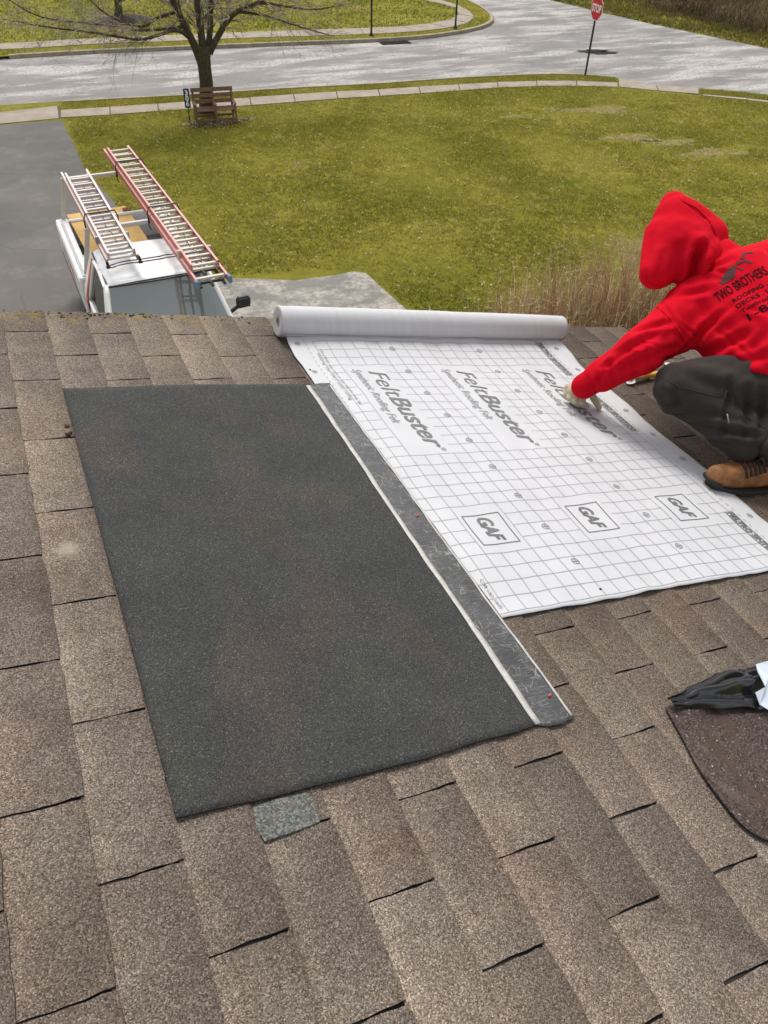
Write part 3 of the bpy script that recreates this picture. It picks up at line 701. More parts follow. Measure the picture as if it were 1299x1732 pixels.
def ring(mb, u, v, r, w=.034):
    for rr in (r,):
        n = 16; vs = []
        for k in range(n):
            a = 2 * math.pi * k / n; vs += [felt(u + (rr - w) * math.cos(a), v + (rr - w) * math.sin(a), .0014), felt(u + (rr + w) * math.cos(a), v + (rr + w) * math.sin(a), .0014)]
        mb.add(vs, [(2 * k, 2 * k + 1, (2 * k + 3) % (2 * n), (2 * k + 2) % (2 * n)) for k in range(n)])
    quad(mb, u - r, u + r, v + w, v - w, .0014); quad(mb, u - w, u + w, v + r, v - r, .0014)
def nail_mark(u, v, r): rg = MB(); ring(rg, u, v, r); rg.build('nail_mark', M['print'], fo)
for u in (50.7, 65.9):
    for k in range(9): nail_mark(u, -5.1 - 5.85 * k, .42)
for k in range(9):
    nail_mark(81.6, -4.2 - 6.3 * k, .38)
    if k < 3: nail_mark(36.6, -3.6 - 7 * k, .33)
for P in (0, 14.2, 28.5):
    lo = MB(); V, F = text_bm('Felt', 3.55, .8, 6.9, shear=.28, offset=-.012); pr_map(V, F, 44.35 + P, -10.9, 0, lo)
    V, F = text_bm('Buster', 3.55, .8, 12.1, shear=.28, offset=.055); pr_map(V, F, 44.35 + P, -17.7, 0, lo)
    lo.build('lettering', M['print'], fo)
    l2 = MB(); V, F = text_bm('Synthetic Roofing Felt', 1.75, .8, 13.6, shear=.25); pr_map(V, F, 42.15 + P, -10.4, 0, l2)
    l2.build('lettering', M['print_lt'], fo); l2 = MB(); ring(l2, 46.1 + P, -30.2, .3); l2.build('registered_mark', M['print_lt'], fo)
    gf = MB(); a, b, c, d = 41.55 + P, 46.35 + P, -42.8, -47.8; t_ = .055
    quad(gf, a, a + 2 * t_, c, d, .0014); quad(gf, b - 2 * t_, b, c, d, .0014); quad(gf, a + 2 * t_, b - 2 * t_, c, c - 2 * t_, .0014); quad(gf, a + 2 * t_, b - 2 * t_, d + 2 * t_, d, .0014)
    V, F = text_bm('GAF', 2.35, .8, 4.0, shear=.3, offset=.07); pr_map(V, F, 43.15 + P, -43.3, 0, gf); gf.build('emblem', M['print'], fo)
for vv in (-2.4, -18.6, -47.0):
    bd = MB(); V, F = text_bm('FIELTRO SINTETICO', 1.05, .8, 9.6, shear=.1, offset=.05); pr_map(V, F, 78.55, vv - .2, 0, bd)
    quad(bd, 78.25, 78.37, vv, vv - 10.0, .0014); quad(bd, 79.38, 79.5, vv, vv - 10.0, .0014); bd.build('lettering', M['print'], fo)
for vv, uu in ((-5.0, 39.35), (-52.5, 38.35)):
    tl = MB()
    V, F = text_bm('Use plastic cap nails or cap staples only for' if vv > -20 else 'Use cap nails', .62, .8, 14.6 if vv > -20 else 4.0, shear=.2); pr_map(V, F, uu, vv, 0, tl)
    if vv > -20: V, F = text_bm('fastening  Use ONLY under roofing', .62, .8, 12.2, shear=.2); pr_map(V, F, uu - .75, vv - 1.0, 0, tl)
    tl.build('lettering', M['print_lt'], fo)
nh = MB()
for u, v in ((50.9, -56.2), (36.1, -10.1)):
    x, y, z = felt(u, v); nh.capsule((x, y, z), (x + .002, y, z), .0035, .003, 8)
nh.build('nail_hole', M['wood_dark'], fo)
# roll
RR = 2.14 * IN; RC = Vector((0, -.2 * IN, RR + .0125)); a, b = 34.45 * IN, 84.55 * IN
prof = [(RR * .30, a + .03), (RR * .30, a + .002), (RR * .42, a + .004), (RR * .55, a + .001), (RR * .7, a + .003), (RR * .85, a), (RR * .97, a + .002), (RR, a + .006)]
n_ = 26
for k in range(n_ + 1): t = k / n_; prof.append((RR + .0018 * nz(t * 9, 3) - .0022 * (abs(t - .5) * 2) ** 6, a + .012 + (b - a - .024) * t))
prof += [(RR * .97, b - .002), (RR * .7, b - .004), (RR * .30, b - .001), (RR * .30, b - .03)]
mb = MB(); mb.lathe(prof, 48, 'x', 0)
o = mb.build('roll', [M['roll'], M['felt_edge']], fo); o.location = RC
for p in o.data.polygons:
    if abs(p.normal.x) > .7: p.material_index = 1
mb = MB(); mb.lathe([(RR * .29, a + .001), (RR * .22, a + .001), (RR * .22, b - .001), (RR * .29, b - .001)], 24, 'x', closed=True); o = mb.build('core', M['core'], fo); o.location = RC
# loose end of the sheet lapping up the roll
mb = MB(); vs = []; ns = 60
for j in range(9):
    th = R_(-90 - 62 * j / 8)
    for i in range(ns + 1):
        u = a + .01 + (b - a - .02) * i / ns; rr = RR + .0016; vs.append((u, RC.y + math.cos(th) * rr, RC.z + math.sin(th) * rr))
mb.add(vs, [(j * (ns + 1) + i, j * (ns + 1) + i + 1, (j + 1) * (ns + 1) + i + 1, (j + 1) * (ns + 1) + i) for j in range(8) for i in range(ns)], 0, True); mb.build('loose_wrap', M['felt'], fo)

# --- old brown sheet with black film, right edge of the picture
os_ = empty('torn_sheet', mtx=MROOF @ Matrix.Translation((1.35, -1.95, .0115))); tag(os_, 'torn dark brown piece of old roofing with a dished middle, lying on the shingles', 'roofing sheet')
outl = [(1.195, -1.795), (1.176, -1.87), (1.153, -1.945), (1.146, -2.02), (1.147, -2.08), (1.168, -2.115), (1.21, -2.14), (1.30, -2.16), (1.45, -2.17), (1.56, -2.08), (1.60, -1.95), (1.55, -1.80), (1.42, -1.77), (1.30, -1.775)]
outl = smooth([Vector((x - 1.35, y + 1.95, 0)) for x, y in outl + outl[:1]], 2)[:-1]
def old_h(x, y, e): return (.007 if x > .02 and e < .7 and y < .08 else 0) + .003 + .012 * e * (1 - e) + .009 * max(0, nz(x * 6, y * 6, 3)) - .006 * (1 if e < .62 else 0) * max(0, nz(x * 4 + 2, y * 4))
mb = MB(); rings_ = [1, .97, .9, .82, .75, .66, .55, .42, .28, .12]; n = len(outl); vs = []
for e in rings_: vs += [(p.x * e, p.y * e, old_h(p.x * e, p.y * e, e) + .010 * (.66 < e < .85)) for p in outl]
vs.append((0, 0, .004)); fs = [(r * n + i, r * n + (i + 1) % n, (r + 1) * n + (i + 1) % n, (r + 1) * n + i) for r in range(len(rings_) - 1) for i in range(n)]
fs += [((len(rings_) - 1) * n + i, (len(rings_) - 1) * n + (i + 1) % n, len(vs) - 1) for i in range(n)]
mb.add(vs, fs, 0, True); base = len(mb.v); mb.add([(p.x, p.y, .0002) for p in outl], [], 0)
for i in range(n): mb.f.append([i, base + i, base + (i + 1) % n, (i + 1) % n]); mb.m.append(1); mb.sm.append(False)
mb.build('sheet_face', [M['oldsheet'], M['asphalt_edge']], os_)
bf = empty('plastic_film', mtx=MROOF @ Matrix.Translation((1.4, -1.8, .02))); tag(bf, 'crumpled glossy black plastic film with a white torn corner on old brown roofing', 'plastic film')
mb = MB(); nx, ny = 60, 30; vs = []; rs = random.Random(5)
def film_pt(s, t):
    # the strip lies along the top of the torn sheet, folded over itself lengthwise
    cx = 1.200 + .42 * s; cy = -1.795 - .010 * s - .03 * s * s; wd = .018 + .075 * min(1, s * 2.0)
    ph = t * 2.4 * math.pi + 2.5 * s + 1.3 * nz(s * 4, 2); rid = abs(math.sin(ph)) ** 1.4
    y = cy + (t - .55) * wd * 1.25; z = .004 + (.010 + .040 * min(1, s * 2.5) * math.sin(math.pi * min(1, t * 1.05))) * (.45 + .55 * rid) + .010 * abs(nz(s * 6 + t * 3, t * 2, 7))
    return (cx - 1.4 + .006 * nz(s * 9, t * 4), y + 1.8 + .010 * nz(s * 6, t * 2, 8), z)
vs = [film_pt(i / nx, j / ny) for j in range(ny + 1) for i in range(nx + 1)]
mb.add(vs, [(j * (nx + 1) + i, j * (nx + 1) + i + 1, (j + 1) * (nx + 1) + i + 1, (j + 1) * (nx + 1) + i) for j in range(ny) for i in range(nx)], 0, True); mb.build('black_side', M['blackfilm'], bf)
mb = MB(); tri = [(1.445, -1.790, .062), (1.60, -1.80, .085), (1.62, -1.825, .075), (1.462, -1.822, .052), (1.415, -1.885, .022), (1.400, -1.868, .026), (1.40, -1.845, .040), (1.425, -1.845, .052), (1.43, -1.81, .062)]
tri = [(x - 1.4, y + 1.8, z + .004) for x, y, z in tri]
mb.add(tri, [(0, 1, 2, 3), (0, 3, 7, 8), (3, 4, 5), (3, 5, 6, 7)], 0, False); mb.add([(x, y, z - .0012) for x, y, z in tri], [(3, 2, 1, 0), (8, 7, 3, 0), (5, 4, 3), (7, 6, 5, 3)]); mb.build('white_corner', M['silver'], bf)
# --- bluish patch
bp = MB(); q = [(.256, -1.774), (.300, -1.770), (.354, -1.773), (.358, -1.80), (.356, -1.832), (.31, -1.836), (.256, -1.838), (.250, -1.81)]
q = [(x - .305, y + 1.805) for x, y in q]; n = len(q); bp.add([(x, y, .0042) for x, y in q] + [(x, y, .0) for x, y in q], [tuple(range(n))[::-1]] + [(i, (i + 1) % n, n + (i + 1) % n, n + i) for i in range(n)])
o = bp.build('shingle_patch', [M['bluepatch']]); o.matrix_world = MROOF @ Matrix.Translation((.305, -1.803, .0064)); tag(o, 'small bluish grey granule patch showing under the near edge of the charcoal sheet', 'patch')
# --- crumbs and leaf bits on the shingles
for i, (u, v, r, lab) in enumerate(((.109, -.602, .008, 'dark crumb of dirt beside the upper left edge of the charcoal sheet'), (.113, -.555, .006, 'olive leaf bit next to the upper left edge of the charcoal sheet'))):
    mb = MB(); rs = random.Random(i)
    for k in range(5): p = Vector((rs.uniform(-r, r), rs.uniform(-r, r), r * .4)); mb.capsule(p, p + Vector((rs.uniform(-.006, .006), rs.uniform(-.006, .006), 0)), r * .45, r * .3, 7)
    o = mb.build('debris', M['soil'] if i == 0 else M['moss']); o.matrix_world = MROOF @ Matrix.Translation((u, v, .0085)); tag(o, lab, 'debris')
# --- hammer and a curl of felt behind the knee
hm = empty('hammer', mtx=MROOF @ Matrix.Translation((2.40, -.338, .010)) @ Matrix.Rotation(R_(12), 4, 'Z')); tag(hm, 'hammer with a yellow and tan wooden handle lying beside the crouching person', 'hammer')
mb = MB(); mb.tube([(-.14, 0, .016), (-.09, 0, .016), (-.05, 0, .016)], [.010, .012, .012], 10); mb.build('grip_end', M['tanwood'], hm)
mb = MB(); mb.tube([(-.05, 0, .016), (.0, 0, .0155), (.10, 0, .015), (.17, 0, .014)], [.0125, .013, .012, .010], 10); mb.build('handle', M['ywood'], hm)
mb = MB(); mb.box((.185, 0, .016), (.03, .11, .028), bev=.006); mb.tube([(.185, -.055, .016), (.185, -.075, .016)], .014, 12); mb.build('head', M['steel'], hm)
fs_ = MB(); vs = []
for i in range(9):
    t = i / 8; a = R_(200 * t); 
    for j in range(3): vs.append((.035 * t + .012 * math.sin(a), -.03 + .03 * j + .006 * t, .006 + .014 * (1 - math.cos(a)) * .6))
fs_.add(vs, [(i * 3 + j, i * 3 + j + 1, i * 3 + j + 4, i * 3 + j + 3) for i in range(8) for j in range(2)], 0, True)
o = fs_.build('felt_scrap', M['felt']); o.matrix_world = MROOF @ Matrix.Translation((2.255, -.36, .009)) @ Matrix.Rotation(R_(-30), 4, 'Z'); tag(o, 'small curled scrap of white felt at the tip of the hammer handle', 'scrap')

# ================================================================== TRUCK (local frame: x right, y back, z up; roof front edge at y=0)
TR = empty('pickup_truck', (1.69, 9.0, 0), R_(1.2)); tag(TR, 'white work pickup with roof rack parked on the driveway, cab facing the house', 'truck')
def grid_face(mb, fn, ns, nt_, mi=0, smooth=True, flip=False):
    n0 = [fn(i / ns, j / nt_) for j in range(nt_ + 1) for i in range(ns + 1)]; W_ = ns + 1
    fs = [(j * W_ + i, j * W_ + i + 1, (j + 1) * W_ + i + 1, (j + 1) * W_ + i) for j in range(nt_) for i in range(ns)]
    mb.add(n0, [f[::-1] for f in fs] if flip else fs, mi, smooth)
# roof with two pressed ribs
def roofp(s, t):
    x = -.74 + 1.48 * s; y = -.03 + 1.33 * t + .05 * (1 - (2 * s - 1) ** 2) * -1 * (1 - t); e = abs(2 * s - 1)
    z = 1.875 - .035 * e ** 2 - .05 * max(0, (e - .86) / .14) ** 2 - .03 * max(0, 1 - t / .06) ** 2 - .02 * t
    for c, wd in ((-.36, .17), (.0, .0), (.36, .17)):
        if wd and .12 < t < .9: z += .012 * max(0, 1 - (abs(x - c) / wd) ** 6)
    return (x, y, z)
mb = MB(); grid_face(mb, roofp, 48, 40); mb.build('roof', M['white_paint'], TR)
mb = MB()
for y in (.50, .60): mb.tube([(-.70 + 1.4 * k / 10, y - .02 * (k / 10), roofp(k / 10, (y + .03) / 1.33)[2] + .006) for k in range(11)], .008, 6)
mb.build('roof_seam', M['black_plastic'], TR)
for sx in (-1, 1):
    mb = MB(); mb.tube([(sx * .735, -.02 + 1.3 * k / 8, 1.812 - .02 * k / 8) for k in range(9)], .012, 6); mb.build('drip_rail', M['black_plastic'], TR)
def wsf(s, t):
    hw = .72 + .17 * t; x = -hw + 2 * hw * s; b = (1 - (2 * s - 1) ** 2); return (x, -.03 - .70 * t - .10 * b, 1.815 + .03 * b * (1 - t) - .66 * t - .02 * t * (1 - t))
mb = MB(); grid_face(mb, wsf, 24, 12, flip=True); mb.build('windscreen', M['glass'], TR)
mb = MB()
for t in (.02,):
    mb.tube([Vector(wsf(k / 16, t)) + Vector((0, -.004, .006)) for k in range(17)], .012, 6)
mb.build('windscreen_seal', M['black_plastic'], TR)
for sx in (0, 1):
    mb = MB(); pts = [Vector(wsf(sx, t / 6)) + Vector(((-.02 if sx == 0 else .02), .02, .004)) for t in range(7)]
    mb.tube(pts, .036, 10)
    mb.build('pillar', M['white_paint'], TR)
for sx in (-1, 1):                                                     # doors, windows, rear pillars
    d = MB()
    # lower door skin
    def skin(s, t): y = -.62 + 2.0 * s; z = .52 + .60 * t; return (sx * (.985 - .03 * (2 * t - 1) ** 2 * 1.0), y, z)
    grid_face(d, skin, 8, 8, flip=(sx < 0)); dr = d.build('door', M['white_paint'], TR)
    f = MB(); a = [(sx * .93, -.55, 1.13), (sx * .76, -.02, 1.78), (sx * .745, .55, 1.80), (sx * .75, .98, 1.78), (sx * .93, 1.1, 1.13)]
    for p, q in zip(a, a[1:] + a[:1]): f.bar(p, q, .05, .075, bev=.015, up=(sx, 0, .3))
    f.build('window_frame', M['white_paint'], dr)
    g_ = MB(); g_.add(a, [tuple(range(5)) if sx > 0 else tuple(range(5))[::-1]]); g_.build('window', M['sideglass'], dr)
    g_ = MB(); g_.bar((sx * .955, -.5, 1.12), (sx * .955, 1.1, 1.12), .02, .03); g_.build('trim', M['black_plastic'], dr)
    g_ = MB(); g_.box((sx * 1.0, .85, 1.0), (.03, .16, .035), bev=.01); g_.build('handle', M['black_plastic'], dr)
    c = MB()                                                           # rear pillar with the curved decal
    def rear(s, t): y = 1.08 + .32 * s; z = .55 + 1.25 * t; x = .985 if z < 1.12 else .985 - .245 * ((z - 1.12) / .68) ** 1.1; return (sx * x, y, z)
    grid_face(c, rear, 4, 14, flip=(sx < 0)); c.build('rear_pillar', M['white_paint'], TR)
    for m_, y0_, w_ in (('redvinyl', 1.10, .10), ('orange', 1.02, .07)):
        c = MB()
        def dec(s, t):
            z = .62 + 1.14 * t if m_ == 'redvinyl' else .58 + .62 * t; y = y0_ + w_ * s + .10 * (1 - t) * 0 + (-.16 * (1 - t) ** 2); x = .99 if z < 1.12 else .99 - .245 * ((z - 1.12) / .68) ** 1.1
            return (sx * (x + .006), y, z)
        grid_face(c, dec, 3, 14, flip=(sx < 0)); c.build('decal', M[m_], TR)
mb = MB(); mb.add([(-.74, 1.30, 1.80), (.74, 1.30, 1.80), (.93, 1.40, 1.1), (-.93, 1.40, 1.1), (.95, 1.40, .6), (-.95, 1.40, .6)], [(0, 1, 2, 3), (3, 2, 4, 5)]); mb.build('cab_back', M['white_paint'], TR)
mb = MB(); mb.add([(-.55, 1.325, 1.72), (.55, 1.325, 1.72), (.62, 1.385, 1.28), (-.62, 1.385, 1.28)], [(3, 2, 1, 0), (0, 1, 2, 3)]); mb.build('rear_window', M['sideglass'], TR)
# bonnet and nose
def hood(s, t): x = -.90 + 1.8 * s; e = abs(2 * s - 1); return (x * (1 - .06 * t), -.70 - 1.25 * t + .12 * t * t * e ** 2, 1.15 - .10 * t - .06 * e ** 3 - .08 * max(0, (t - .85) / .15) ** 2)
mb = MB(); grid_face(mb, hood, 20, 14, flip=True); mb.build('bonnet', M['white_paint'], TR)
for sx in (-1, 1):
    mb = MB(); mb.box((sx * .90, -1.32, .80), (.16, 1.24, .52), bev=.05); mb.build('front_wing', M['white_paint'], TR)
    mb = MB(); mb.box((sx * .72, -1.97, .86), (.34, .06, .2), bev=.03); mb.build('headlight', M['silver'], TR)
    for y in (-1.25, 2.65):
        wh = empty('wheel', (sx * .82, y, .38)); wh.parent = TR
        t_ = MB(); t_.lathe([(.22, -.12), (.36, -.12), (.385, -.09), (.385, .09), (.36, .12), (.22, .12)], 28, 'x'); t_.build('tyre', M['sole'], wh)
        t_ = MB(); t_.lathe([(.02, .06 * sx), (.10, .07 * sx), (.19, .03 * sx), (.225, .10 * sx)], 20, 'x'); t_.build('rim', M['grey_metal'], wh)
    mb = MB(); mb.box((sx * 1.16, -.36, 1.37), (.22, .12, .17), Matrix.Rotation(sx * .12, 3, 'Z'), bev=.035); mb.box((sx * 1.155, -.425, 1.37), (.19, .006, .14), Matrix.Rotation(sx * .12, 3, 'Z'))
    mi = mb.build('mirror', M['black_plastic'], TR)
    mb = MB(); mb.bar((sx * .93, -.36, 1.22), (sx * 1.08, -.36, 1.31), .06, .05, bev=.015); mb.build('mirror_arm', M['black_plastic'], mi)
mb = MB(); mb.box((0, -1.99, .84), (1.1, .05, .24), bev=.02)
for k in range(4): mb.box((0, -2.02, .76 + .055 * k), (1.04, .02, .02))
mb.build('grille', M['black_plastic'], TR)
mb = MB(); mb.box((0, -2.03, .56), (1.94, .16, .2), bev=.04); mb.build('bumper', M['grey_metal'], TR)
mb = MB(); mb.box((0, 1.2, .48), (1.5, 5.9, .14)); mb.build('chassis', M['black_plastic'], TR)
# wipers lie on the glass
for x0 in (-.55, .12):
    mb = MB(); mb.tube([Vector(wsf(.5 + x0 / 1.8, .97)) + Vector((0, -.02, .02)), Vector(wsf(.72 + x0 / 1.8, .90)) + Vector((0, -.02, .02))], .009, 6); mb.build('wiper', M['black_plastic'], TR)
# load bed
mb = MB(); mb.box((0, 2.78, .80), (1.86, 2.66, .05)); mb.build('bed_floor', M['grey_metal'], TR)
for sx in (-1, 1):
    mb = MB(); mb.box((sx * .975, 2.78, 1.00), (.07, 2.66, .62), bev=.02); mb.box((sx * .90, 2.78, 1.325), (.2, 2.66, .05), bev=.015); sd_ = mb.build('bed_side', M['white_paint'], TR)
    mb = MB(); mb.box((sx * .915, 2.78, 1.357), (.045, 2.6, .015), bev=.004); mb.build('rail_cap', M['grey_metal'], sd_)
    mb = MB(); mb.bar((sx * 1.016, 1.5, .78), (sx * 1.016, 4.05, .78), .012, .04); mb.build('side_trim', M['black_plastic'], sd_)
    mb = MB(); mb.box((sx * 1.013, 2.5, 1.02), (.006, .22, .20)); mb.build('decal', M['orange'], sd_)
    for k, (yy, ln) in enumerate(((2.75, .16), (2.98, .2), (3.24, .12), (3.42, .24))):
        mb = MB(); mb.box((sx * 1.013, yy + ln / 2, 1.03), (.004, ln, .11)); mb.build('decal', M['grey_metal'], sd_)
    mb = MB(); n = 14; arc = [(.47 * math.cos(math.pi * k / n), .47 * math.sin(math.pi * k / n)) for k in range(n + 1)]
    mb.add([(sx * .62, 2.65 + a, .82 + b * .75) for a, b in arc] + [(sx * .94, 2.65 + a, .82 + b * .75) for a, b in arc], [(i, i + 1, n + 2 + i, n + 1 + i) for i in range(n)] + [tuple(range(n + 1))], 0, False); mb.build('wheel_housing', M['white_paint'], TR)
mb = MB(); mb.box((0, 4.12, 1.0), (1.84, .06, .62), bev=.02); mb.build('tailgate', M['white_paint'], TR)
for sx in (-1, 1): mb = MB(); mb.box((sx * .93, 4.13, 1.0), (.12, .05, .34), bev=.015); mb.build('tail_light', M['redvinyl'], TR)
# ladder rack
for y in (1.62, 4.10):
    for sx in (-1, 1):
        mb = MB(); mb.bar((sx * .86, y, 1.35), (sx * .70, y, 2.02), .07, .05, bev=.008, up=(0, 1, 0)); mb.build('rack_post', M['white_rack'], TR)
    mb = MB(); mb.bar((-.74, y, 2.03), (.74, y, 2.03), .075, .06, bev=.008); mb.build('rack_bar', M['white_rack'], TR)
# sheet of plywood and logs in the bed
pl = empty('plywood_sheet', (0, 0, 0)); TRM = Matrix.LocRotScale(TR.location, TR.rotation_euler, (1, 1, 1))
mb = MB(); mb.box((0, 0, 0), (1.10, 2.42, .018)); o = mb.build('plywood_sheet', M['ply']); bpy.data.objects.remove(pl)
o.matrix_world = TRM @ Matrix.Translation((-.17, 3.30, 1.235)) @ Matrix.Rotation(R_(2), 4, 'Z') @ Matrix.Rotation(R_(1.5), 4, 'X'); o.name = 'plywood_sheet'; tag(o, 'yellow plywood sheet lying in the truck bed under the left ladder', 'plywood')
for i, (x, y, z, r, l, a, lab) in enumerate(((.28, 2.36, 1.33, .055, .2, 70, 'pale sawn log end, left one of the logs behind the cab'), (.42, 2.40, 1.33, .06, .24, 40, 'dark split log lying behind the cab, middle of the three'), (.52, 2.34, 1.32, .05, .2, 110, 'thin split log behind the cab, nearest to the long ladder'), (.32, 4.30, 1.30, .05, .14, 20, 'small square wood block on the far corner of the plywood'))):
    mb = MB(); n = 7; rs = random.Random(i); prof = [rs.uniform(.75, 1.1) * r for _ in range(n)]
    vs = [(sg * l / 2, prof[k] * math.cos(2 * math.pi * k / n), prof[k] * math.sin(2 * math.pi * k / n)) for sg in (-1, 1) for k in range(n)]
    mb.add(vs, [(k, (k + 1) % n, n + (k + 1) % n, n + k) for k in range(n)] + [tuple(range(n))[::-1], tuple(n + k for k in range(n))]); o = mb.build('log', [M['log'] if i else M['tanwood']])
    o.matrix_world = TRM @ Matrix.Translation((x, y, z - .012)) @ Matrix.Rotation(R_(a), 4, 'Z'); tag(o, lab, 'log' if i < 3 else 'wood block', 'logs in the truck bed' if i < 3 else None)

# ------------------------------------------------------------------ ladders
def ladder(p_far, p_near, width, z, nr, fly0, fly1, label, feet, rails, rungm, tilt=0):
    """extension ladder lying flat; p = centre line ends on plan"""
    a, b = Vector((*p_far, 0)), Vector((*p_near, 0)); d = a - b; L = d.length; ang = math.atan2(d.x, d.y)
    root = empty('extension_ladder', (b.x, b.y, z), -ang); tag(root, label, 'ladder', 'ladders on the rack')
    def section(hw, z0, y0, y1, nm, h=.085):
        for sx in (-1, 1):
            m = MB(); m.box((sx * hw, (y0 + y1) / 2, z0), (.008, y1 - y0, h), mi=0)
            for sz in (-1, 1): m.box((sx * (hw - .014), (y0 + y1) / 2, z0 + sz * (h / 2 - .004)), (.030, y1 - y0, .009), mi=1)
            m.build('rail', [M[rails[0]], M[rails[1]]], root)
        n = int((y1 - y0 - .1) / .305)
        for k in range(n + 1):
            y = y0 + .10 + .305 * k - (.055 if nm == 'fly' else 0)
            if y > y1 - .03: break
            m = MB(); pr = [(.024, .016), (.024, -.006), (.010, -.022), (-.010, -.022), (-.024, -.006), (-.024, .016)]
            vs = [(sg * hw, y + p[0], z0 + p[1]) for sg in (-1, 1) for p in pr]
            m.add(vs, [(i, (i + 1) % 6, 6 + (i + 1) % 6, 6 + i) for i in range(6)]); m.build('rung', M[rungm], root)
    section(width / 2, 0, 0, L, 'base'); section(width / 2 - .035, .088, .305 * round(fly0 / .305), L - fly1, 'fly')
    for sx in (-1, 1):
        m = MB()
        if feet == 'blue': m.box((sx * width / 2, -.045, .0), (.05, .11, .105), bev=.012); m.build('foot', M['blue_rubber'], root)
        else: m.box((sx * width / 2, -.03, -.01), (.035, .07, .07), bev=.01); m.box((sx * width / 2, -.075, -.045), (.06, .05, .03), bev=.008); m.build('foot', M['lace'], root)
        m = MB(); m.box((sx * (width / 2 - .01), fly0 + .55, .075), (.055, .05, .12), bev=.008); m.build('guide_bracket', M['grey_metal'] if feet != 'blue' else M['rung'], root)
    m = MB(); pts = [(.02, .4 + k * .11, .06 + .03 * math.sin(k * 1.9)) for k in range(int((L - 1) / .11))]
    m.tube([(x + .02 * math.sin(i * .7), y, zz_) for i, (x, y, zz_) in enumerate(pts)], .006, 5); m.build('rope', M['black_plastic'], root)
    return root
LR = ladder((2.035, 14.18), (2.285, 7.98), .47, 2.11, 20, .30, .25, 'long red extension ladder with blue feet reaching over the windscreen', 'blue', ('rail', 'rail_lt'), 'rung')
m = MB()  # black frame added below the ladder to give dark reflections in the windscreen
for x in (-.17, .0, .17): m.bar((x, -.02, -.075), (x, .95, -.075), .035, .03)
for y in (.12, .5, .9): m.bar((-.2, y, -.075), (.2, y, -.075), .03, .035)
m.build('added_reflection_frame', M['black_plastic'], LR)
LL = ladder((1.12, 13.12), (1.26, 9.10), .46, 2.11, 13, .10, .35, 'shorter red and silver extension ladder on the left of the rack', 'dark', ('rail_lt', 'rung2'), 'rung2')
for i, (root, y, lab) in enumerate(((LR, 5.0, 'black strap holding the long ladder to the rear rack bar'), (LR, 2.62, 'black strap holding the long ladder to the front rack bar'), (LL, 1.55, 'black strap holding the short ladder to the front rack bar'))):
    hw = .25; m = MB(); m.tube([(-hw, y, -.1), (-hw - .012, y, .05), (-hw + .02, y + .01, .15), (0, y + .02, .145), (hw - .02, y + .01, .15), (hw + .012, y, .05), (hw, y, -.08)], .011, 6)
    m.tube([(-hw - .01, y, .02), (-hw - .02, y - .01, -.12), (-hw + .0, y - .02, -.2)], .009, 6); o = m.build('strap', M['black_plastic'])
    o.matrix_world = Matrix.LocRotScale(root.location, root.rotation_euler, (1, 1, 1)); tag(o, lab, 'strap', 'straps on the ladders')

# ================================================================== BENCH, SIGN, TREES, POSTS
bc = gnd(366, 209); BE = empty('garden_bench', (bc.x + .05, bc.y + .22, 0), R_(-7)); BE.scale = (1, 1, .87); tag(BE, 'weathered brown slatted wooden bench standing in front of the bare tree', 'bench')
def part(name, fn, mat, par): m = MB(); fn(m); return m.build(name, M[mat], par)
for k, z in enumerate((.93, .76, .585)):
    part('back_slat', lambda m: m.box((0, .25 + (z - .6) * .22, z), (1.24, .028, .125), Matrix.Rotation(R_(-10), 3, 'X'), bev=.005), 'bench', BE)
for x in (-.57, .0, .57):
    part('back_post', lambda m: m.bar((x, .285, 0), (x, .345, .98), .06, .05, bev=.005, up=(0, 1, 0)), 'bench', BE)
    part('leg', lambda m: m.bar((x * 1.02, -.27, 0), (x * 1.02, -.26, .60), .06, .06, bev=.005, up=(0, 1, 0)), 'bench', BE)
    part('armrest', lambda m: m.box((x * 1.02, -.02, .615), (.085, .62, .03), bev=.006), 'bench', BE)
    part('seat_support', lambda m: m.box((x, .0, .37), (.045, .52, .07), bev=.005), 'bench', BE)
for k in range(4): part('seat_slat', lambda m: m.box((0, -.22 + .125 * k, .42), (1.22, .095, .026), bev=.005), 'bench', BE)
part('stretcher', lambda m: m.box((0, -.26, .13), (1.12, .035, .07), bev=.005), 'bench', BE); part('stretcher', lambda m: m.box((0, .27, .13), (1.12, .035, .07), bev=.005), 'bench', BE)
sp = gnd(321.5, 207); SG = empty('house_number_sign', (sp.x, sp.y, 0), R_(-10)); tag(SG, 'blue upright house number sign with white digits beside the bench', 'sign')
part('post', lambda m: m.box((0, .03, .46), (.035, .03, .92)), 'gpole', SG); part('plate', lambda m: m.box((0, 0, .66), (.17, .02, .52), bev=.02), 'bluesign', SG)
for k, ch in enumerate('306'):
    V, F = text_bm(ch, .19, .3, offset=.008); cx = sum(p.x for p in V) / len(V); m = MB(); m.add([(p.x - cx, -.0125, .745 - .145 * k + p.y) for p in V], F); m.build('digit', M['white_sign'], SG)

def tri_attr(name, V, F, C, mat, parent=None):
    """big triangle soup with a colour per vertex"""
    me = bpy.data.meshes.new(name); V = np.asarray(V, np.float32); F = np.asarray(F, np.int32)
    me.vertices.add(len(V)); me.vertices.foreach_set('co', V.ravel()); me.loops.add(F.size); me.loops.foreach_set('vertex_index', F.ravel())
    me.polygons.add(len(F)); me.polygons.foreach_set('loop_start', np.arange(0, F.size, 3, dtype=np.int32)); me.update(calc_edges=True)
    at = me.color_attributes.new('Col', 'FLOAT_COLOR', 'POINT'); c4 = np.ones((len(V), 4), np.float32); c4[:, :3] = C; at.data.foreach_set('color', c4.ravel())
    me.update(); me.validate(); return link(name, me, mat, parent)

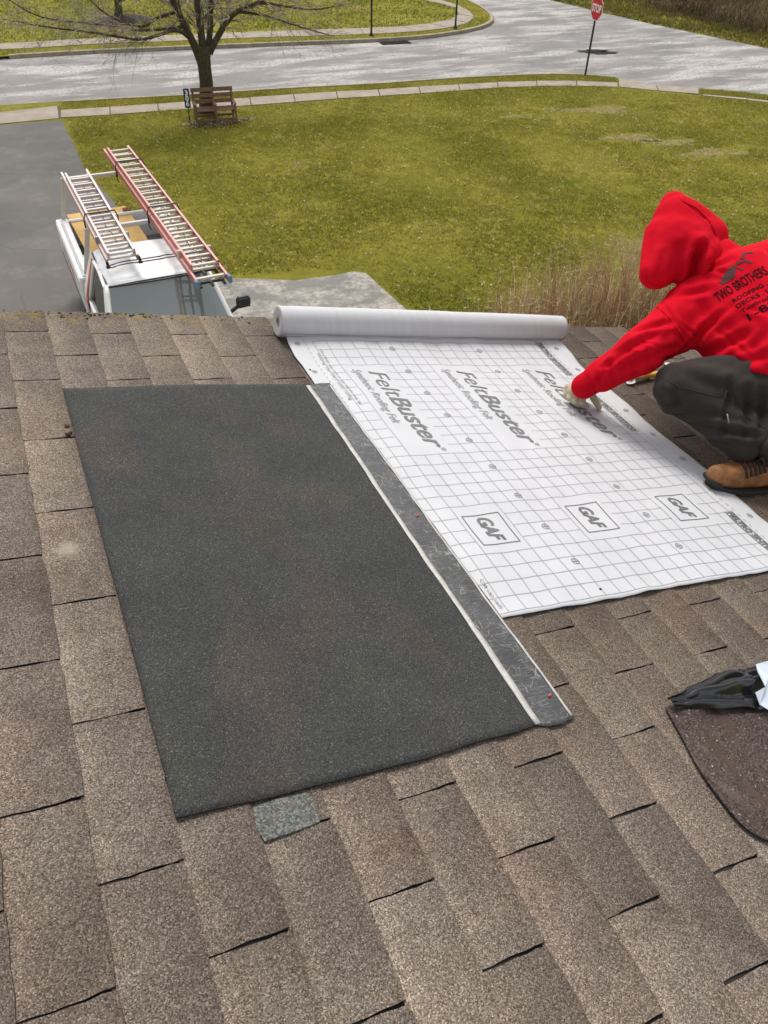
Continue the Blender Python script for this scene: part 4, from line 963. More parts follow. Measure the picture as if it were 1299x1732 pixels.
# --- bare tree by the bench
def tree(name, base, limbs, label, seed, twigs, trunk_pts, trunk_r, spread=1.0):
    root = empty(name, base); tag(root, label, 'tree'); rs = random.Random(seed)
    m = MB(); m.tube(trunk_pts, trunk_r, 14)
    for pts, r0, r1 in limbs:
        q = smooth([Vector(p) for p in pts], 2); n = len(q); m.tube(q, [r0 + (r1 - r0) * (i / (n - 1)) ** .8 for i in range(n)], 9)
    tk = m.build('trunk', M['bark'], root)
    tw = MB(); cnt = 0
    def grow(p, d, L, r, depth):
        nonlocal cnt
        pts = [p]; k = 4; dd = d.copy()
        for i in range(k):
            dd = (dd + Vector((rs.uniform(-.28, .28), rs.uniform(-.28, .28), rs.uniform(-.30, .20)))).normalized(); p = p + dd * L / k; pts.append(p)
        tw.tube(pts, [r * (1 - .75 * i / k) for i in range(k + 1)], 5 if r > .006 else 4, caps=False); cnt += 1
        if depth > 0:
            for i in range(rs.choice((2, 3, 3))):
                j = rs.randint(1, k); dv = Vector((rs.uniform(-1, 1), rs.uniform(-1, 1), rs.uniform(-.7, .75)))
                grow(pts[j], (dd * .7 + dv * .75).normalized(), L * rs.uniform(.45, .75), r * .55, depth - 1)
    for pts, r0, r1 in limbs:
        q = smooth([Vector(p) for p in pts], 2); L = arclen(q); nb = max(3, int(L * twigs))
        for b in range(nb):
            t = rs.uniform(.22, 1); p = along(q, t * L); d = along(q, min(L, t * L + .1)) - along(q, max(0, t * L - .1))
            if d.length < 1e-4: continue
            d.normalize(); dv = Vector((rs.uniform(-1, 1), rs.uniform(-1, 1), rs.uniform(-.6, .8)))
            grow(p, (d * .8 + dv * .8).normalized(), rs.uniform(.5, 1.15) * spread, max(.007, (r0 + (r1 - r0) * t) * .32), 2)
    tw.build('crown', M['twig'], root); return root
tb = gnd(351, 192); tb = Vector((tb.x, tb.y, 0))
def tp(px, py, dy):                                                     # a point of the crown on the upright plane dy metres behind the trunk
    d = ray(px, py); s = (tb.y + dy - CAM.y) / d.y; return CAM + d * s - tb
trunk = [Vector((0, 0, -.05)), Vector((.01, 0, .12)), tp(349, 165, 0), tp(349, 140, 0), tp(346, 115, 0), tp(343, 92, 0), tp(343, 78, 0)]
limbs = [([tp(338, 100, 0), tp(328, 75, -.05), tp(318, 55, -.1), tp(300, 18, -.1), tp(286, -12, -.2), tp(270, -60, -.3)], .13, .07),
         ([tp(345, 95, 0), tp(340, 55, .1), tp(334, 10, .2), tp(330, -50, .3)], .13, .08),
         ([tp(350, 95, 0), tp(356, 50, .3), tp(356, 0, .5), tp(362, -60, .6)], .11, .06),
         ([tp(354, 90, 0), tp(372, 55, .0), tp(392, 25, .0), tp(415, 12, -.1), tp(440, 5, -.2), tp(470, -30, -.3)], .11, .04),
         ([tp(400, 20, 0), tp(425, 22, -.2), tp(455, 28, -.4), tp(490, 40, -.5), tp(530, 52, -.6), tp(560, 60, -.7)], .05, .012),
         ([tp(440, 4, -.2), tp(490, 12, -.3), tp(530, 18, -.3), tp(580, 8, -.4)], .045, .012),
         ([tp(322, 66, -.1), tp(300, 48, -.6), tp(262, 62, -.9), tp(235, 68, -1.2), tp(200, 62, -1.4), tp(150, 54, -1.6), tp(80, 46, -1.8), tp(5, 32, -2)], .06, .012),
         ([tp(312, 45, 0), tp(270, 50, .3), tp(230, 52, .5), tp(180, 42, .6), tp(110, 36, .7), tp(60, 28, .8), tp(10, -4, 1)], .055, .012),
         ([tp(300, 20, 0), tp(262, 30, -.4), tp(245, 48, -.7), tp(205, 38, -.9), tp(170, 18, -1.1), tp(148, -6, -1.3)], .05, .014),
         ([tp(290, -5, 0), tp(240, -12, .4), tp(190, -25, .6), tp(120, -30, 1)], .05, .015)]
tree('bare_tree', tb, limbs, 'large bare tree with a greenish trunk and drooping pale twigs behind the bench', 4, 11.0, trunk, [.34, .26, .215, .205, .20, .22, .20])
t2 = gnd(200, 34); t2 = Vector((t2.x, t2.y, 0))
def tq(px, py, dy):
    d = ray(px, py); s = (t2.y + dy - CAM.y) / d.y; return CAM + d * s - t2
tree('bare_tree', t2, [([tq(199, 0, 0), tq(196, -40, 0), tq(180, -90, 0)], .12, .05), ([tq(199, -15, 0), tq(215, -60, .3), tq(240, -110, .3)], .1, .04), ([tq(200, 4, 0), tq(222, -6, -.2), tq(255, -30, -.3)], .06, .02), ([tq(198, 2, 0), tq(180, -12, .2), tq(140, -40, .3)], .06, .02)],
     'dark thin tree in a mulch ring on the lawn across the street', 9, 4.0, [Vector((0, 0, -.05)), Vector((.0, 0, .1)), tq(201, 20, 0), tq(199, 0, 0), tq(199, -20, 0)], [.26, .2, .17, .15, .13])
def chips(name, c, rx, ry, n, cols, label, hmax=.05, size=.05, dark=None, kind='stuff'):
    rs = np.random.default_rng(5); a = rs.uniform(0, 2 * np.pi, n); r = np.sqrt(rs.uniform(0, 1, n)) * (1 + .25 * np.sin(3 * a + 1) + .15 * np.sin(7 * a)) * rs.uniform(.6, 1.15, n); P = np.stack([c.x + rx * r * np.cos(a), c.y + ry * r * np.sin(a), hmax * (1 - r ** 2) + .005 + rs.uniform(0, .02, n)], 1)
    V = []; ang = rs.uniform(0, 6.28, n); L = rs.uniform(.4, 1.2, n) * size; wv = L * rs.uniform(.25, .5, n)
    d = np.stack([np.cos(ang), np.sin(ang), rs.uniform(-.3, .3, n)], 1) * L[:, None]; e = np.stack([-np.sin(ang), np.cos(ang), rs.uniform(-.3, .3, n)], 1) * wv[:, None]
    V = np.concatenate([P - d, P + e, P + d, P - e]).reshape(4, n, 3).transpose(1, 0, 2).reshape(-1, 3); i = np.arange(n) * 4
    F = np.concatenate([np.stack([i, i + 1, i + 2], 1), np.stack([i, i + 2, i + 3], 1)]); cc = np.asarray(cols)[rs.integers(0, len(cols), n)] * rs.uniform(.7, 1.2, (n, 1)); C = np.repeat(cc, 4, 0)
    return tag(tri_attr(name, V, F, C, M['chips']), label, 'mulch', kind=kind)
chips('mulch', gnd(366, 208), 1.1, .5, 900, [(.32, .24, .17), (.16, .10, .06), (.45, .38, .30), (.08, .05, .03)], 'pale wood chips spread under the bench', .03, .05)
mc = gnd(209, 34); m = MB(); n = 24
vs = [(mc.x + 1.35 * e * math.cos(2 * math.pi * k / n) * (1 + .1 * nz(k, 2)), mc.y + 1.0 * e * math.sin(2 * math.pi * k / n), .22 * (1 - e * e) + .0) for e in (1, .8, .55, .25) for k in range(n)] + [(mc.x, mc.y, .22)]
m.add(vs, [(r * n + k, r * n + (k + 1) % n, (r + 1) * n + (k + 1) % n, (r + 1) * n + k) for r in range(3) for k in range(n)] + [(3 * n + k, 3 * n + (k + 1) % n, 4 * n) for k in range(n)], 0, True); tag(m.build('mulch_ring', M['soil']), 'dark mound of mulch round the thin tree across the street', 'mulch')

# --- stop sign and posts
sb = gnd(989, 128); SS = empty('stop_sign', (sb.x, sb.y, 0), R_(-95)); tag(SS, 'red stop sign on a leaning dark post at the corner', 'stop sign')
part('post', lambda m: m.box((0, .03, 1.25), (.075, .045, 2.6), Matrix.Rotation(R_(1.2), 3, 'Y'), bev=.006), 'pole', SS)
zc = 2.14; oct_ = lambda r: [(r * math.cos(R_(22.5 + 45 * k)), r * math.sin(R_(22.5 + 45 * k))) for k in range(8)]
def plate(m, r, y0, y1): o_ = oct_(r); m.add([(x + .05, y0, z + zc) for x, z in o_] + [(x + .05, y1, z + zc) for x, z in o_], [tuple(range(8)), tuple(range(8, 16))[::-1]] + [(k, 8 + k, 8 + (k + 1) % 8, (k + 1) % 8) for k in range(8)])
part('border', lambda m: plate(m, .41, -.001, .006), 'white_sign', SS); part('face', lambda m: plate(m, .385, -.005, -.0012), 'redsign', SS)
V, F = text_bm('STOP', .33, .3, .60, offset=.012); m = MB(); m.add([(p.x - .25, -.009, zc - .12 + p.y) for p in V], F); m.build('lettering', M['white_sign'], SS)
for px, py, h, lab in ((628, 60, 4.2, 'thin dark post on the far pavement straight across the street'), (770, 48, 4.0, 'thin dark post near the rounded far corner')):
    b_ = gnd(px, py); P_ = empty('sign_post', (b_.x, b_.y, 0)); tag(P_, lab, 'post', 'posts on the far pavement')
    part('pole', lambda m: m.tube([(0, 0, 0), (0, 0, h)], .04, 10), 'gpole', P_); part('base', lambda m: m.lathe([(.09, 0), (.09, .05), (.055, .09), (.045, .16)], 12), 'gpole', P_)
    part('blade', lambda m: m.box((.3, 0, h - .15), (.75, .01, .2), bev=.004), 'gpole', P_)

# ================================================================== VEGETATION
def in_poly(P, poly):
    x, y = P[:, 0], P[:, 1]; ins = np.zeros(len(P), bool); n = len(poly)
    for i in range(n):
        x0, y0 = poly[i][:2]; x1, y1 = poly[(i + 1) % n][:2]
        c = ((y0 > y) != (y1 > y)) & (x < (x1 - x0) * (y - y0) / (y1 - y0 + 1e-12) + x0); ins ^= c
    return ins
def fnoise(P, s, seed):
    return np.array([noise.noise(Vector((p[0] * s, p[1] * s, seed))) for p in P])
BARE = [(gnd(1010, 186).x, gnd(1010, 186).y, 1.5, .55), (gnd(1060, 232).x, gnd(1060, 232).y, 1.2, .45), (gnd(1130, 240).x, gnd(1130, 240).y, 1.0, .4), (gnd(1215, 258).x, gnd(1215, 258).y, 1.4, .45), (gnd(870, 197).x, gnd(870, 197).y, .7, .25)]
def grass(name, poly, holes, n, hgt, wid, z, label, seed, pal, nb=3):
    rs = np.random.default_rng(seed); xs = [p[0] for p in poly]; ys = [p[1] for p in poly]
    P = np.stack([rs.uniform(min(xs), max(xs), n), rs.uniform(min(ys), max(ys), n)], 1); k = in_poly(P, poly)
    for h in holes: k &= ~in_poly(P, h)
    P = P[k]; n = len(P); f1 = fnoise(P, .45, seed); f2 = fnoise(P, 1.7, seed + 3); f = np.clip(.5 + .85 * f1 + .5 * f2, 0, 1)
    for bx, by, br, bq in BARE:
        f = np.where(((P[:, 0] - bx) / br) ** 2 + ((P[:, 1] - by) / bq) ** 2 + .6 * f2 < 1, -.2, f)
    keep = rs.uniform(0, 1, n) < (.55 + .6 * f); f = np.clip(f, 0, 1); P, f = P[keep], f[keep]; n = len(P)
    allV, allC = [], []
    for b in range(nb):
        a = rs.uniform(0, 6.28, n); h = hgt * rs.uniform(.5, 1.3, n) * (.6 + .7 * f); ln = rs.uniform(.2, 1.1, n) * h; q = P + rs.normal(0, .03, (n, 2))
        ca, sa = np.cos(a), np.sin(a); w_ = wid * rs.uniform(.6, 1.4, n)
        A = np.stack([q[:, 0] - sa * w_, q[:, 1] + ca * w_, np.full(n, z)], 1); B_ = np.stack([q[:, 0] + sa * w_, q[:, 1] - ca * w_, np.full(n, z)], 1); T = np.stack([q[:, 0] + ca * ln, q[:, 1] + sa * ln, z + h], 1)
        allV.append(np.stack([A, B_, T], 1)); t = np.clip(f + rs.normal(0, .22, n), 0, 1)[:, None]
        c = pal[0] * (1 - t) + pal[1] * t; dry = (rs.uniform(0, 1, n) < .10)[:, None]; c = np.where(dry, pal[2] * rs.uniform(.7, 1.2, (n, 1)), c); c = c * rs.uniform(.8, 1.2, (n, 1)); allC.append(np.repeat(c[:, None, :], 3, 1))
    V = np.concatenate(allV).reshape(-1, 3); C = np.concatenate(allC).reshape(-1, 3); F = np.arange(len(V)).reshape(-1, 3)
    return tag(tri_attr(name, V, F, C, M['blade']), label, 'grass', kind='stuff')
PAL = [np.array((.38, .325, .062)), np.array((.245, .258, .028)), np.array((.48, .40, .19))]
lawn_vis = [(2.0, 24.9), (1.85, 20.2), (2.1, 17.8), (2.4, 12.9), (3.6, 12.55), (5.0, 12.35), (6.2, 11.85), (6.45, 9.8), (6.7, 7.2), (13, 4.4), (23, 12.5)] + [(p.x, p.y) for p in plist((1420, 190), (1299, 175), (1185, 163), (1110, 155))] + [(p.x, p.y) for p in walk_in[::-1]]
grass('lawn_grass', lawn_vis, [], 150000, .055, .011, -.012, 'short yellowish green lawn between the driveway and the street', 1, PAL)
vg = [(p.x, p.y) for p in offset(near_kerb, -.2)] + [(p.x, p.y) for p in walk_out[::-1]]
grass('verge_grass', vg, [], 40000, .05, .012, -.01, 'narrow grass verge between the near kerb and the pavement', 2, PAL)
fv = [(p.x, p.y) for p in far_wi] + [(p.x, p.y) for p in offset(far_kerb, .2)[::-1]]
grass('far_verge_grass', fv, [], 26000, .05, .014, -.008, 'grass verge between the far kerb and the far pavement', 5, PAL)
fz = [(p.x, p.y) for p in far_wo] + [(22, 60), (-6, 60), (-6, 36)]
grass('far_lawn_grass', fz, [], 60000, .06, .016, -.008, 'smooth green lawn across the street', 3, [np.array((.20, .18, .028)), np.array((.135, .165, .018)), np.array((.26, .22, .07))], 2)
bk = [(p.x, p.y) for p in right_edge[1:-1]] + [(46, 30), (46, 45), (30, 45)]
grass('bank_grass', bk, [], 30000, .14, .018, ZB, 'rough grass along the far side of the side road', 4, [np.array((.20, .155, .05)), np.array((.12, .13, .02)), np.array((.34, .27, .14))], 3)
rt = [(p.x, p.y) for p in plist((1186, 150), (1299, 161), (1420, 173), (1420, 184), (1299, 169.5), (1186, 159))]
grass('right_verge_grass', rt, [], 26000, .05, .012, -.008, 'grass verge at the right edge beyond the corner ramp', 6, PAL)
# fallen leaves on the lawn
rs_ = np.random.default_rng(21); n = 6500; P = np.stack([rs_.uniform(1.8, 26, n), rs_.uniform(6, 25, n)], 1); P = P[in_poly(P, lawn_vis)]; n = len(P)
ang = rs_.uniform(0, 6.28, n); L = rs_.uniform(.012, .04, n); z_ = rs_.uniform(.02, .055, n)
d_ = np.stack([np.cos(ang), np.sin(ang), rs_.uniform(-.5, .5, n)], 1) * L[:, None]; e_2 = np.stack([-np.sin(ang), np.cos(ang), rs_.uniform(-.5, .5, n)], 1) * (L * .5)[:, None]; P3 = np.column_stack([P, z_])
V = np.stack([P3 - d_, P3 + e_2, P3 + d_, P3 - e_2], 1).reshape(-1, 3); i = np.arange(n) * 4; F = np.concatenate([np.stack([i, i + 1, i + 2], 1), np.stack([i, i + 2, i + 3], 1)])
cl = np.array([(.46, .38, .20), (.60, .54, .38), (.28, .18, .07), (.42, .38, .16)])[rs_.integers(0, 4, n)]
tag(tri_attr('fallen_leaves', V, F, np.repeat(cl, 4, 0), M['leaf']), 'small pale fallen leaves scattered over the lawn', 'leaves', kind='stuff')
# dry stalks behind the roof edge
def stalk_clump(c, rx, n, h, seed, label, group, name, cat, cols, lean=.25, w=.006):
    rs = np.random.default_rng(seed); V = []; F = []; C = []; k = 0
    root_xy = np.array((c.x, c.y))
    for s in range(n):
        b = root_xy + rs.normal(0, rx, 2); hh = h * rs.uniform(.45, 1.05); a = rs.uniform(0, 6.28); l = hh * rs.uniform(0, lean); col = np.array(cols[rs.integers(0, len(cols))]) * rs.uniform(.7, 1.25)
        prev = None; seg = 4; perp = np.array((-math.sin(a + 1), math.cos(a + 1), 0)) * w * rs.uniform(.6, 1.5)
        for j in range(seg + 1):
            t = j / seg; p = np.array((b[0] + math.cos(a) * l * t * t, b[1] + math.sin(a) * l * t * t, hh * t)) + np.append(rs.normal(0, .008, 2), 0)
            V += [p - perp * (1 - .7 * t), p + perp * (1 - .7 * t)]; C += [col, col]
            if j: F += [(k + 2 * j - 2, k + 2 * j - 1, k + 2 * j + 1), (k + 2 * j - 2, k + 2 * j + 1, k + 2 * j)]
        k += 2 * (seg + 1)
        for q in range(rs.integers(1, 4)):                              # side leaves and seed heads
            t = rs.uniform(.35, 1); p = np.array((b[0] + math.cos(a) * l * t * t, b[1] + math.sin(a) * l * t * t, hh * t)); aa = rs.uniform(0, 6.28); ll = rs.uniform(.05, .16)
            e = p + np.array((math.cos(aa) * ll, math.sin(aa) * ll, rs.uniform(-.4, .8) * ll)); sd_v = np.array((-math.sin(aa), math.cos(aa), .3)) * w * 1.2
            V += [p - sd_v, p + sd_v, e]; C += [col * 1.1] * 3; F += [(k, k + 1, k + 2)]; k += 3
    V = np.array(V); V[:, 2] -= .02; o = tri_attr(name, V, F, np.array(C), M['stalk']); return tag(o, label, cat, group)
cols_s = [(.38, .26, .15), (.50, .38, .23), (.28, .16, .095), (.58, .48, .31), (.42, .22, .14)]
for i, (px, py, hh, n, rx) in enumerate(((850, 575, 1.1, 150, .28), (905, 582, 1.5, 260, .36), (965, 585, 1.8, 330, .38), (1020, 588, 2.0, 350, .38), (1075, 590, 2.0, 330, .38), (1130, 590, 1.9, 300, .38))):
    c = gnd(px, py)
    stalk_clump(c, rx, n, hh, 30 + i, ('shortest clump of dry stalks, leftmost of the row behind the roof edge', 'second clump of dry stalks from the left behind the roof edge', 'third clump of dry reddish stalks from the left behind the roof edge', 'tall clump of dry stalks just left of the red hood', 'tall clump of dry stalks under the red hood', 'clump of dry stalks hidden most by the red sleeve')[i], 'dry stalk clumps behind the roof edge', 'dry_plant', 'plant', cols_s)
# bare brush on the bank
cols_b = [(.085, .052, .032), (.14, .09, .056), (.05, .032, .022), (.22, .155, .10)]
def shrub(c, rx, n, h, seed, label):
    rs = np.random.default_rng(seed); V, F, C = [], [], []
    def twig(p, d, L, w, depth, col):
        k0 = len(V); seg = 5; q = p.copy(); pr = np.cross(d, (0, 0, 1.)); pr = pr / (np.linalg.norm(pr) + 1e-6); pts = [q.copy()]
        for j in range(seg):
            d = d + rs.normal(0, .33, 3) + np.array((0, 0, -.10)); d = d / np.linalg.norm(d); q = q + d * L / seg; q[2] = max(q[2], .03); pts.append(q.copy())
        for j, x in enumerate(pts):
            e = pr * w * (1 - .8 * j / seg); V.extend([x - e, x + e]); C.extend([col, col])
            if j: a_ = k0 + 2 * j; F.extend([(a_ - 2, a_ - 1, a_ + 1), (a_ - 2, a_ + 1, a_)])
        if depth:
            for _ in range(3): twig(pts[rs.integers(1, seg + 1)], d * .4 + rs.normal(0, .7, 3), L * rs.uniform(.4, .7), w * .6, depth - 1, col * rs.uniform(.8, 1.25))
    for s_ in range(n):
        b = np.array((c.x + rs.normal(0, rx * .5), c.y + rs.normal(0, rx * .4), 0.)); a = rs.uniform(0, 6.28); l = rs.uniform(.1, .9)
        twig(b, np.array((math.cos(a) * l, math.sin(a) * l, 1.)), h * rs.uniform(.5, 1.1), .016, 2, np.array(cols_b[rs.integers(0, 4)]) * rs.uniform(.7, 1.2))
    return tag(tri_attr('bare_shrub', V, F, np.array(C), M['stalk']), label, 'shrub', 'bare shrubs on the bank')
for i, (px, py, hh, rx, n, lab) in enumerate(((1060, -8, 1.4, 1.2, 70, 'brown leafless shrub nearest the stop sign on the bank'), (1110, 6, 1.6, 1.2, 80, 'brown leafless shrub on the bank, second right of the stop sign'), (1155, 17, 1.7, 1.2, 85, 'pale tangled leafless shrub on the bank, third right of the stop sign'), (1205, 28, 1.7, 1.2, 85, 'dark leafless shrub on the bank, fourth right of the stop sign'), (1250, 40, 1.7, 1.2, 85, 'dark leafless shrub on the bank, second from the right edge'), (1305, 52, 1.7, 1.2, 80, 'dark leafless shrub on the bank at the right edge'), (1130, -14, 1.9, 1.5, 80, 'brown leafless shrub at the top of the picture, left of the back row'), (1200, -4, 1.9, 1.5, 80, 'brown leafless shrub at the top of the picture, middle of the back row'), (1275, 10, 1.9, 1.5, 80, 'brown leafless shrub at the top of the picture, right of the back row'))):
    shrub(gnd(px, py), rx, n, hh, 60 + i, lab)

# ================================================================== PERSON
PB = rw(2.55, -.85, .01)
D = lambda x, y, d: atd(x, y, d) - PB
up = MROOF.to_3x3() @ Vector((0, 0, 1))
person_caps = []
def cap(a, b, r1, r2): return (D(*a), D(*b), r1, r2)
shL, shR = (1172, 520, 2.82), (1335, 452, 2.95); elL, wrL = (1083, 594, 2.74), (1000, 645, 2.83)
neck, head, top = (1222, 452, 2.84), (1150, 418, 2.86), (1143, 372, 2.88)
hipL, hipR = (1372, 655, 2.66), (1470, 600, 2.86); knL, anL = (1152, 655, 2.70), (1262, 770, 2.625)
knR, anR = (1500, 560, 3.25), (1560, 720, 3.0); elR, wrR = (1420, 540, 3.15), (1380, 600, 3.35)
body_caps = [cap(shL, shR, .07, .07), cap(shL, elL, .05, .042), cap(elL, wrL, .04, .03), cap(shR, elR, .05, .042), cap(elR, wrR, .04, .03), cap((1250, 490, 2.84), (1370, 600, 2.72), .12, .12), cap((1250, 490, 2.84), (1430, 570, 2.82), .12, .12), cap(hipL, hipR, .10, .10),
             cap(hipL, knL, .08, .055), cap(knL, anL, .045, .022), cap(hipR, knR, .08, .055), cap(knR, anR, .045, .022), cap(neck, (1250, 480, 2.84), .055, .07), cap(head, neck, .075, .055), cap((1146, 400, 2.86), (1138, 430, 2.84), .085, .07)]
body = blob('person', body_caps, .016, 3, M['skin']); body.location = PB
tag(body, 'person in a red hooded sweatshirt and dark trousers crouching over the white sheet', 'person')
# sweatshirt
def creased(o, segs):
    """presses cloth creases into a garment along lines given as seen on its outside"""
    me = o.data; bv_ = BVHTree.FromPolygons([v.co for v in me.vertices], [tuple(p.vertices) for p in me.polygons]); L = []
    for x0, y0, x1, y1, dp, wd in segs:
        pts = []
        for k in range(7):
            t = k / 6; h_ = bv_.ray_cast(CAM - PB, ray(x0 + (x1 - x0) * t, y0 + (y1 - y0) * t).normalized())
            if h_[0]: pts.append(h_[0])
        if len(pts) > 2: L.append((pts, dp, wd))
    nr = [v.normal.copy() for v in me.vertices]; out = []
    for v, n_ in zip(me.vertices, nr):
        f = 0
        for pts, dp, wd in L:
            if (v.co - pts[3]).length > .25: continue
            best = 9; bt = 0
            for i in range(len(pts) - 1):
                a_, b_ = pts[i], pts[i + 1]; ax = b_ - a_; t = max(0, min(1, (v.co - a_).dot(ax) / (ax.length_squared + 1e-9))); d = (v.co - a_ - ax * t).length
                if d < best: best = d; bt = (i + t) / (len(pts) - 1)
            if best < 4 * wd: env = math.sin(math.pi * min(1, max(0, .08 + .84 * bt))) ** .6; f += env * dp * (-math.exp(-(best / wd) ** 2) + .55 * math.exp(-((best - 2.1 * wd) / wd) ** 2))
        out.append(v.co + n_ * f)
    for v, c in zip(me.vertices, out): v.co = c
    me.update()
def fold(co, n_):
    q = (co + PB) * 3; return co + n_ * (noise.noise(q * 2.0) * .008 + noise.noise(q * 4.4) * .005 + noise.noise(q * 9) * .0018)
hood_caps = [cap((1150, 414, 2.86), (1145, 372, 2.88), .130, .085), cap((1146, 380, 2.875), (1139, 346, 2.885), .090, .048), cap((1152, 414, 2.86), (1196, 402, 2.87), .126, .074), cap((1145, 420, 2.85), (1110, 461, 2.82), .118, .060), cap((1150, 425, 2.85), (1175, 440, 2.84), .118, .10), cap((1120, 400, 2.86), (1108, 455, 2.83), .07, .055), cap((1165, 380, 2.88), (1200, 398, 2.88), .085, .066)]
torso_caps = [cap(shL, (1250, 480, 2.86), .104, .130), cap((1250, 480, 2.86), shR, .130, .125), cap((1250, 500, 2.82), (1360, 590, 2.70), .168, .188), cap((1330, 500, 2.86), (1450, 570, 2.80), .165, .195), cap((1230, 520, 2.80), (1330, 600, 2.66), .138, .168), cap(shL, elL, .098, .082), cap(elL, (1016, 636, 2.81), .082, .062), cap((1030, 626, 2.80), (1008, 640, 2.82), .066, .054), cap((1170, 545, 2.80), (1110, 578, 2.77), .085, .078), cap((1200, 560, 2.78), (1290, 618, 2.66), .075, .11), cap(shR, elR, .105, .08), cap(elR, wrR, .08, .06)]
hoodie = blob('sweatshirt', torso_caps + [cap((1215, 440, 2.85), (1240, 470, 2.85), .078, .115)], .0068, 16, M['red'], body, fold)
creased(hoodie, [(1112, 498, 1165, 582, 0.0059, .006), (1040, 600, 1110, 566, 0.0119, .011), (1052, 622, 1140, 588, 0.0136, .012), (1020, 622, 1062, 596, 0.0085, .009), (1075, 560, 1135, 545, 0.0102, .011), (1148, 596, 1205, 548, 0.0153, .013), (1180, 606, 1262, 566, 0.0153, .014), (1220, 628, 1299, 600, 0.0119, .014), (1160, 470, 1235, 440, 0.0102, .012), (1150, 500, 1200, 490, 0.0102, .012), (1185, 560, 1235, 520, 0.0085, .012), (1000, 660, 1022, 632, 0.0085, .008), (1250, 640, 1299, 640, 0.0102, .012), (1100, 610, 1150, 602, 0.0085, .01), (1128, 520, 1150, 600, .006, .012), (1060, 580, 1080, 640, .005, .010), (1090, 585, 1108, 632, .006, .010), (1030, 612, 1045, 655, .005, .009), (1270, 600, 1299, 560, .006, .014), (1235, 610, 1299, 650, .008, .012), (1010, 632, 1018, 664, .006, .007), (1140, 560, 1172, 598, .006, .005), (1152, 548, 1190, 580, .005, .005), (1070, 596, 1096, 612, .005, .005), (1082, 572, 1112, 590, .005, .005), (1046, 612, 1066, 630, .004, .005), (1200, 600, 1245, 618, .005, .006), (1118, 505, 1128, 545, .004, .006), (1190, 455, 1230, 462, .005, .007), (1260, 520, 1299, 530, .004, .008), (1215, 560, 1265, 600, .005, .007)])
def hfold(co, n_):
    q = (co + PB) * 3; return co + n_ * (noise.noise(q * 1.9) * .006 + noise.noise(q * 4.2) * .002)
hood = blob('hood', hood_caps, .0075, 11, M['red'], body, hfold)
creased(hood, [(1184, 420, 1168, 478, .050, .015), (1150, 336, 1200, 376, .0045, .006), (1200, 376, 1212, 408, .0045, .006), (1205, 405, 1140, 470, .006, .014), (1100, 400, 1096, 470, .006, .014), (1120, 430, 1112, 478, .006, .012)])
def seams(o, lines_, r, mat, name):
    bv_ = BVHTree.FromPolygons([v.co for v in o.data.vertices], [tuple(p.vertices) for p in o.data.polygons])
    for ln in lines_:
        q = [];
        for (x0, y0), (x1, y1) in zip(ln, ln[1:]):
            for k in range(8):
                t = k / 8; h_ = bv_.ray_cast(CAM - PB, ray(x0 + (x1 - x0) * t, y0 + (y1 - y0) * t).normalized())
                if h_[0]: q.append(h_[0] + h_[1] * r * .3)
        if len(q) > 4: m = MB(); m.tube(q, r, 6); m.build(name, M[mat], body)
seams(hood, [[(1150, 338), (1178, 352), (1200, 374), (1214, 402)], [(1090, 462), (1096, 478), (1112, 484), (1126, 474)]], .0022, 'redrib', 'hood_seam')
seams(hoodie, [[(1108, 516), (1128, 534), (1150, 562), (1164, 592)], [(1196, 436), (1180, 452), (1150, 478), (1132, 492)]], .0020, 'redrib', 'seam')
blob('cuff', [cap((1008, 641, 2.82), (988, 653, 2.83), .052, .047)], .006, 4, M['redrib'], body)
bvh = BVHTree.FromPolygons([v.co for v in hoodie.data.vertices], [tuple(p.vertices) for p in hoodie.data.polygons]); hp = []
for x, y in ((1168, 590), (1178, 600), (1192, 612), (1210, 624), (1230, 637), (1255, 652), (1280, 667), (1310, 684), (1340, 700)):
    h_ = bvh.ray_cast(CAM - PB, ray(x, y).normalized())
    if h_[0]: hp.append(h_[0] + h_[1] * .002)
if len(hp) > 3: m = MB(); m.tube(smooth(hp, 2), .014, 10); m.build('waistband', M['redrib'], body)
# trousers
def tfold(co, n_):
    p = co + PB; q = p * 3; f = noise.noise(q * 2.6) * .008 + noise.noise(Vector((q.x * 2, q.y * 7, q.z * 7))) * .008 + noise.noise(q * 9) * .002
    k = D(*knL); d = (co - k).length; f += .005 * math.sin((co - k).dot(Vector((.6, .5, .3))) * 90) * math.exp(-((d - .13) / .07) ** 2)
    return co + n_ * f
trs = blob('trousers', [cap(hipL, knL, .142, .093), cap(knL, (1256, 752, 2.63), .092, .062), cap((1180, 690, 2.68), (1275, 735, 2.63), .07, .07), cap(hipL, hipR, .15, .15), cap((1300, 665, 2.66), (1310, 720, 2.64), .10, .08), cap(hipR, knR, .145, .1), cap(knR, (1555, 705, 3.02), .095, .065)], .009, 7, M['trouser'], body, tfold)
creased(trs, [(1235, 640, 1225, 735, 0.0102, .009), (1265, 655, 1262, 740, 0.0119, .011), (1290, 660, 1285, 735, 0.0119, .011), (1118, 690, 1150, 680, 0.0102, .009), (1122, 705, 1170, 700, 0.0102, .009), (1150, 712, 1280, 740, 0.0170, .012), (1190, 745, 1290, 755, 0.0102, .01), (1140, 640, 1150, 690, 0.0068, .012), (1115, 660, 1145, 668, .006, .008), (1160, 690, 1240, 712, .006, .012), (1170, 640, 1240, 660, .005, .014), (1240, 690, 1299, 700, .006, .012)])
seams(trs, [[(1236, 640), (1242, 670), (1262, 705), (1299, 728)], [(1122, 640), (1150, 655), (1200, 668), (1299, 690)]], .0016, 'sole', 'seam')
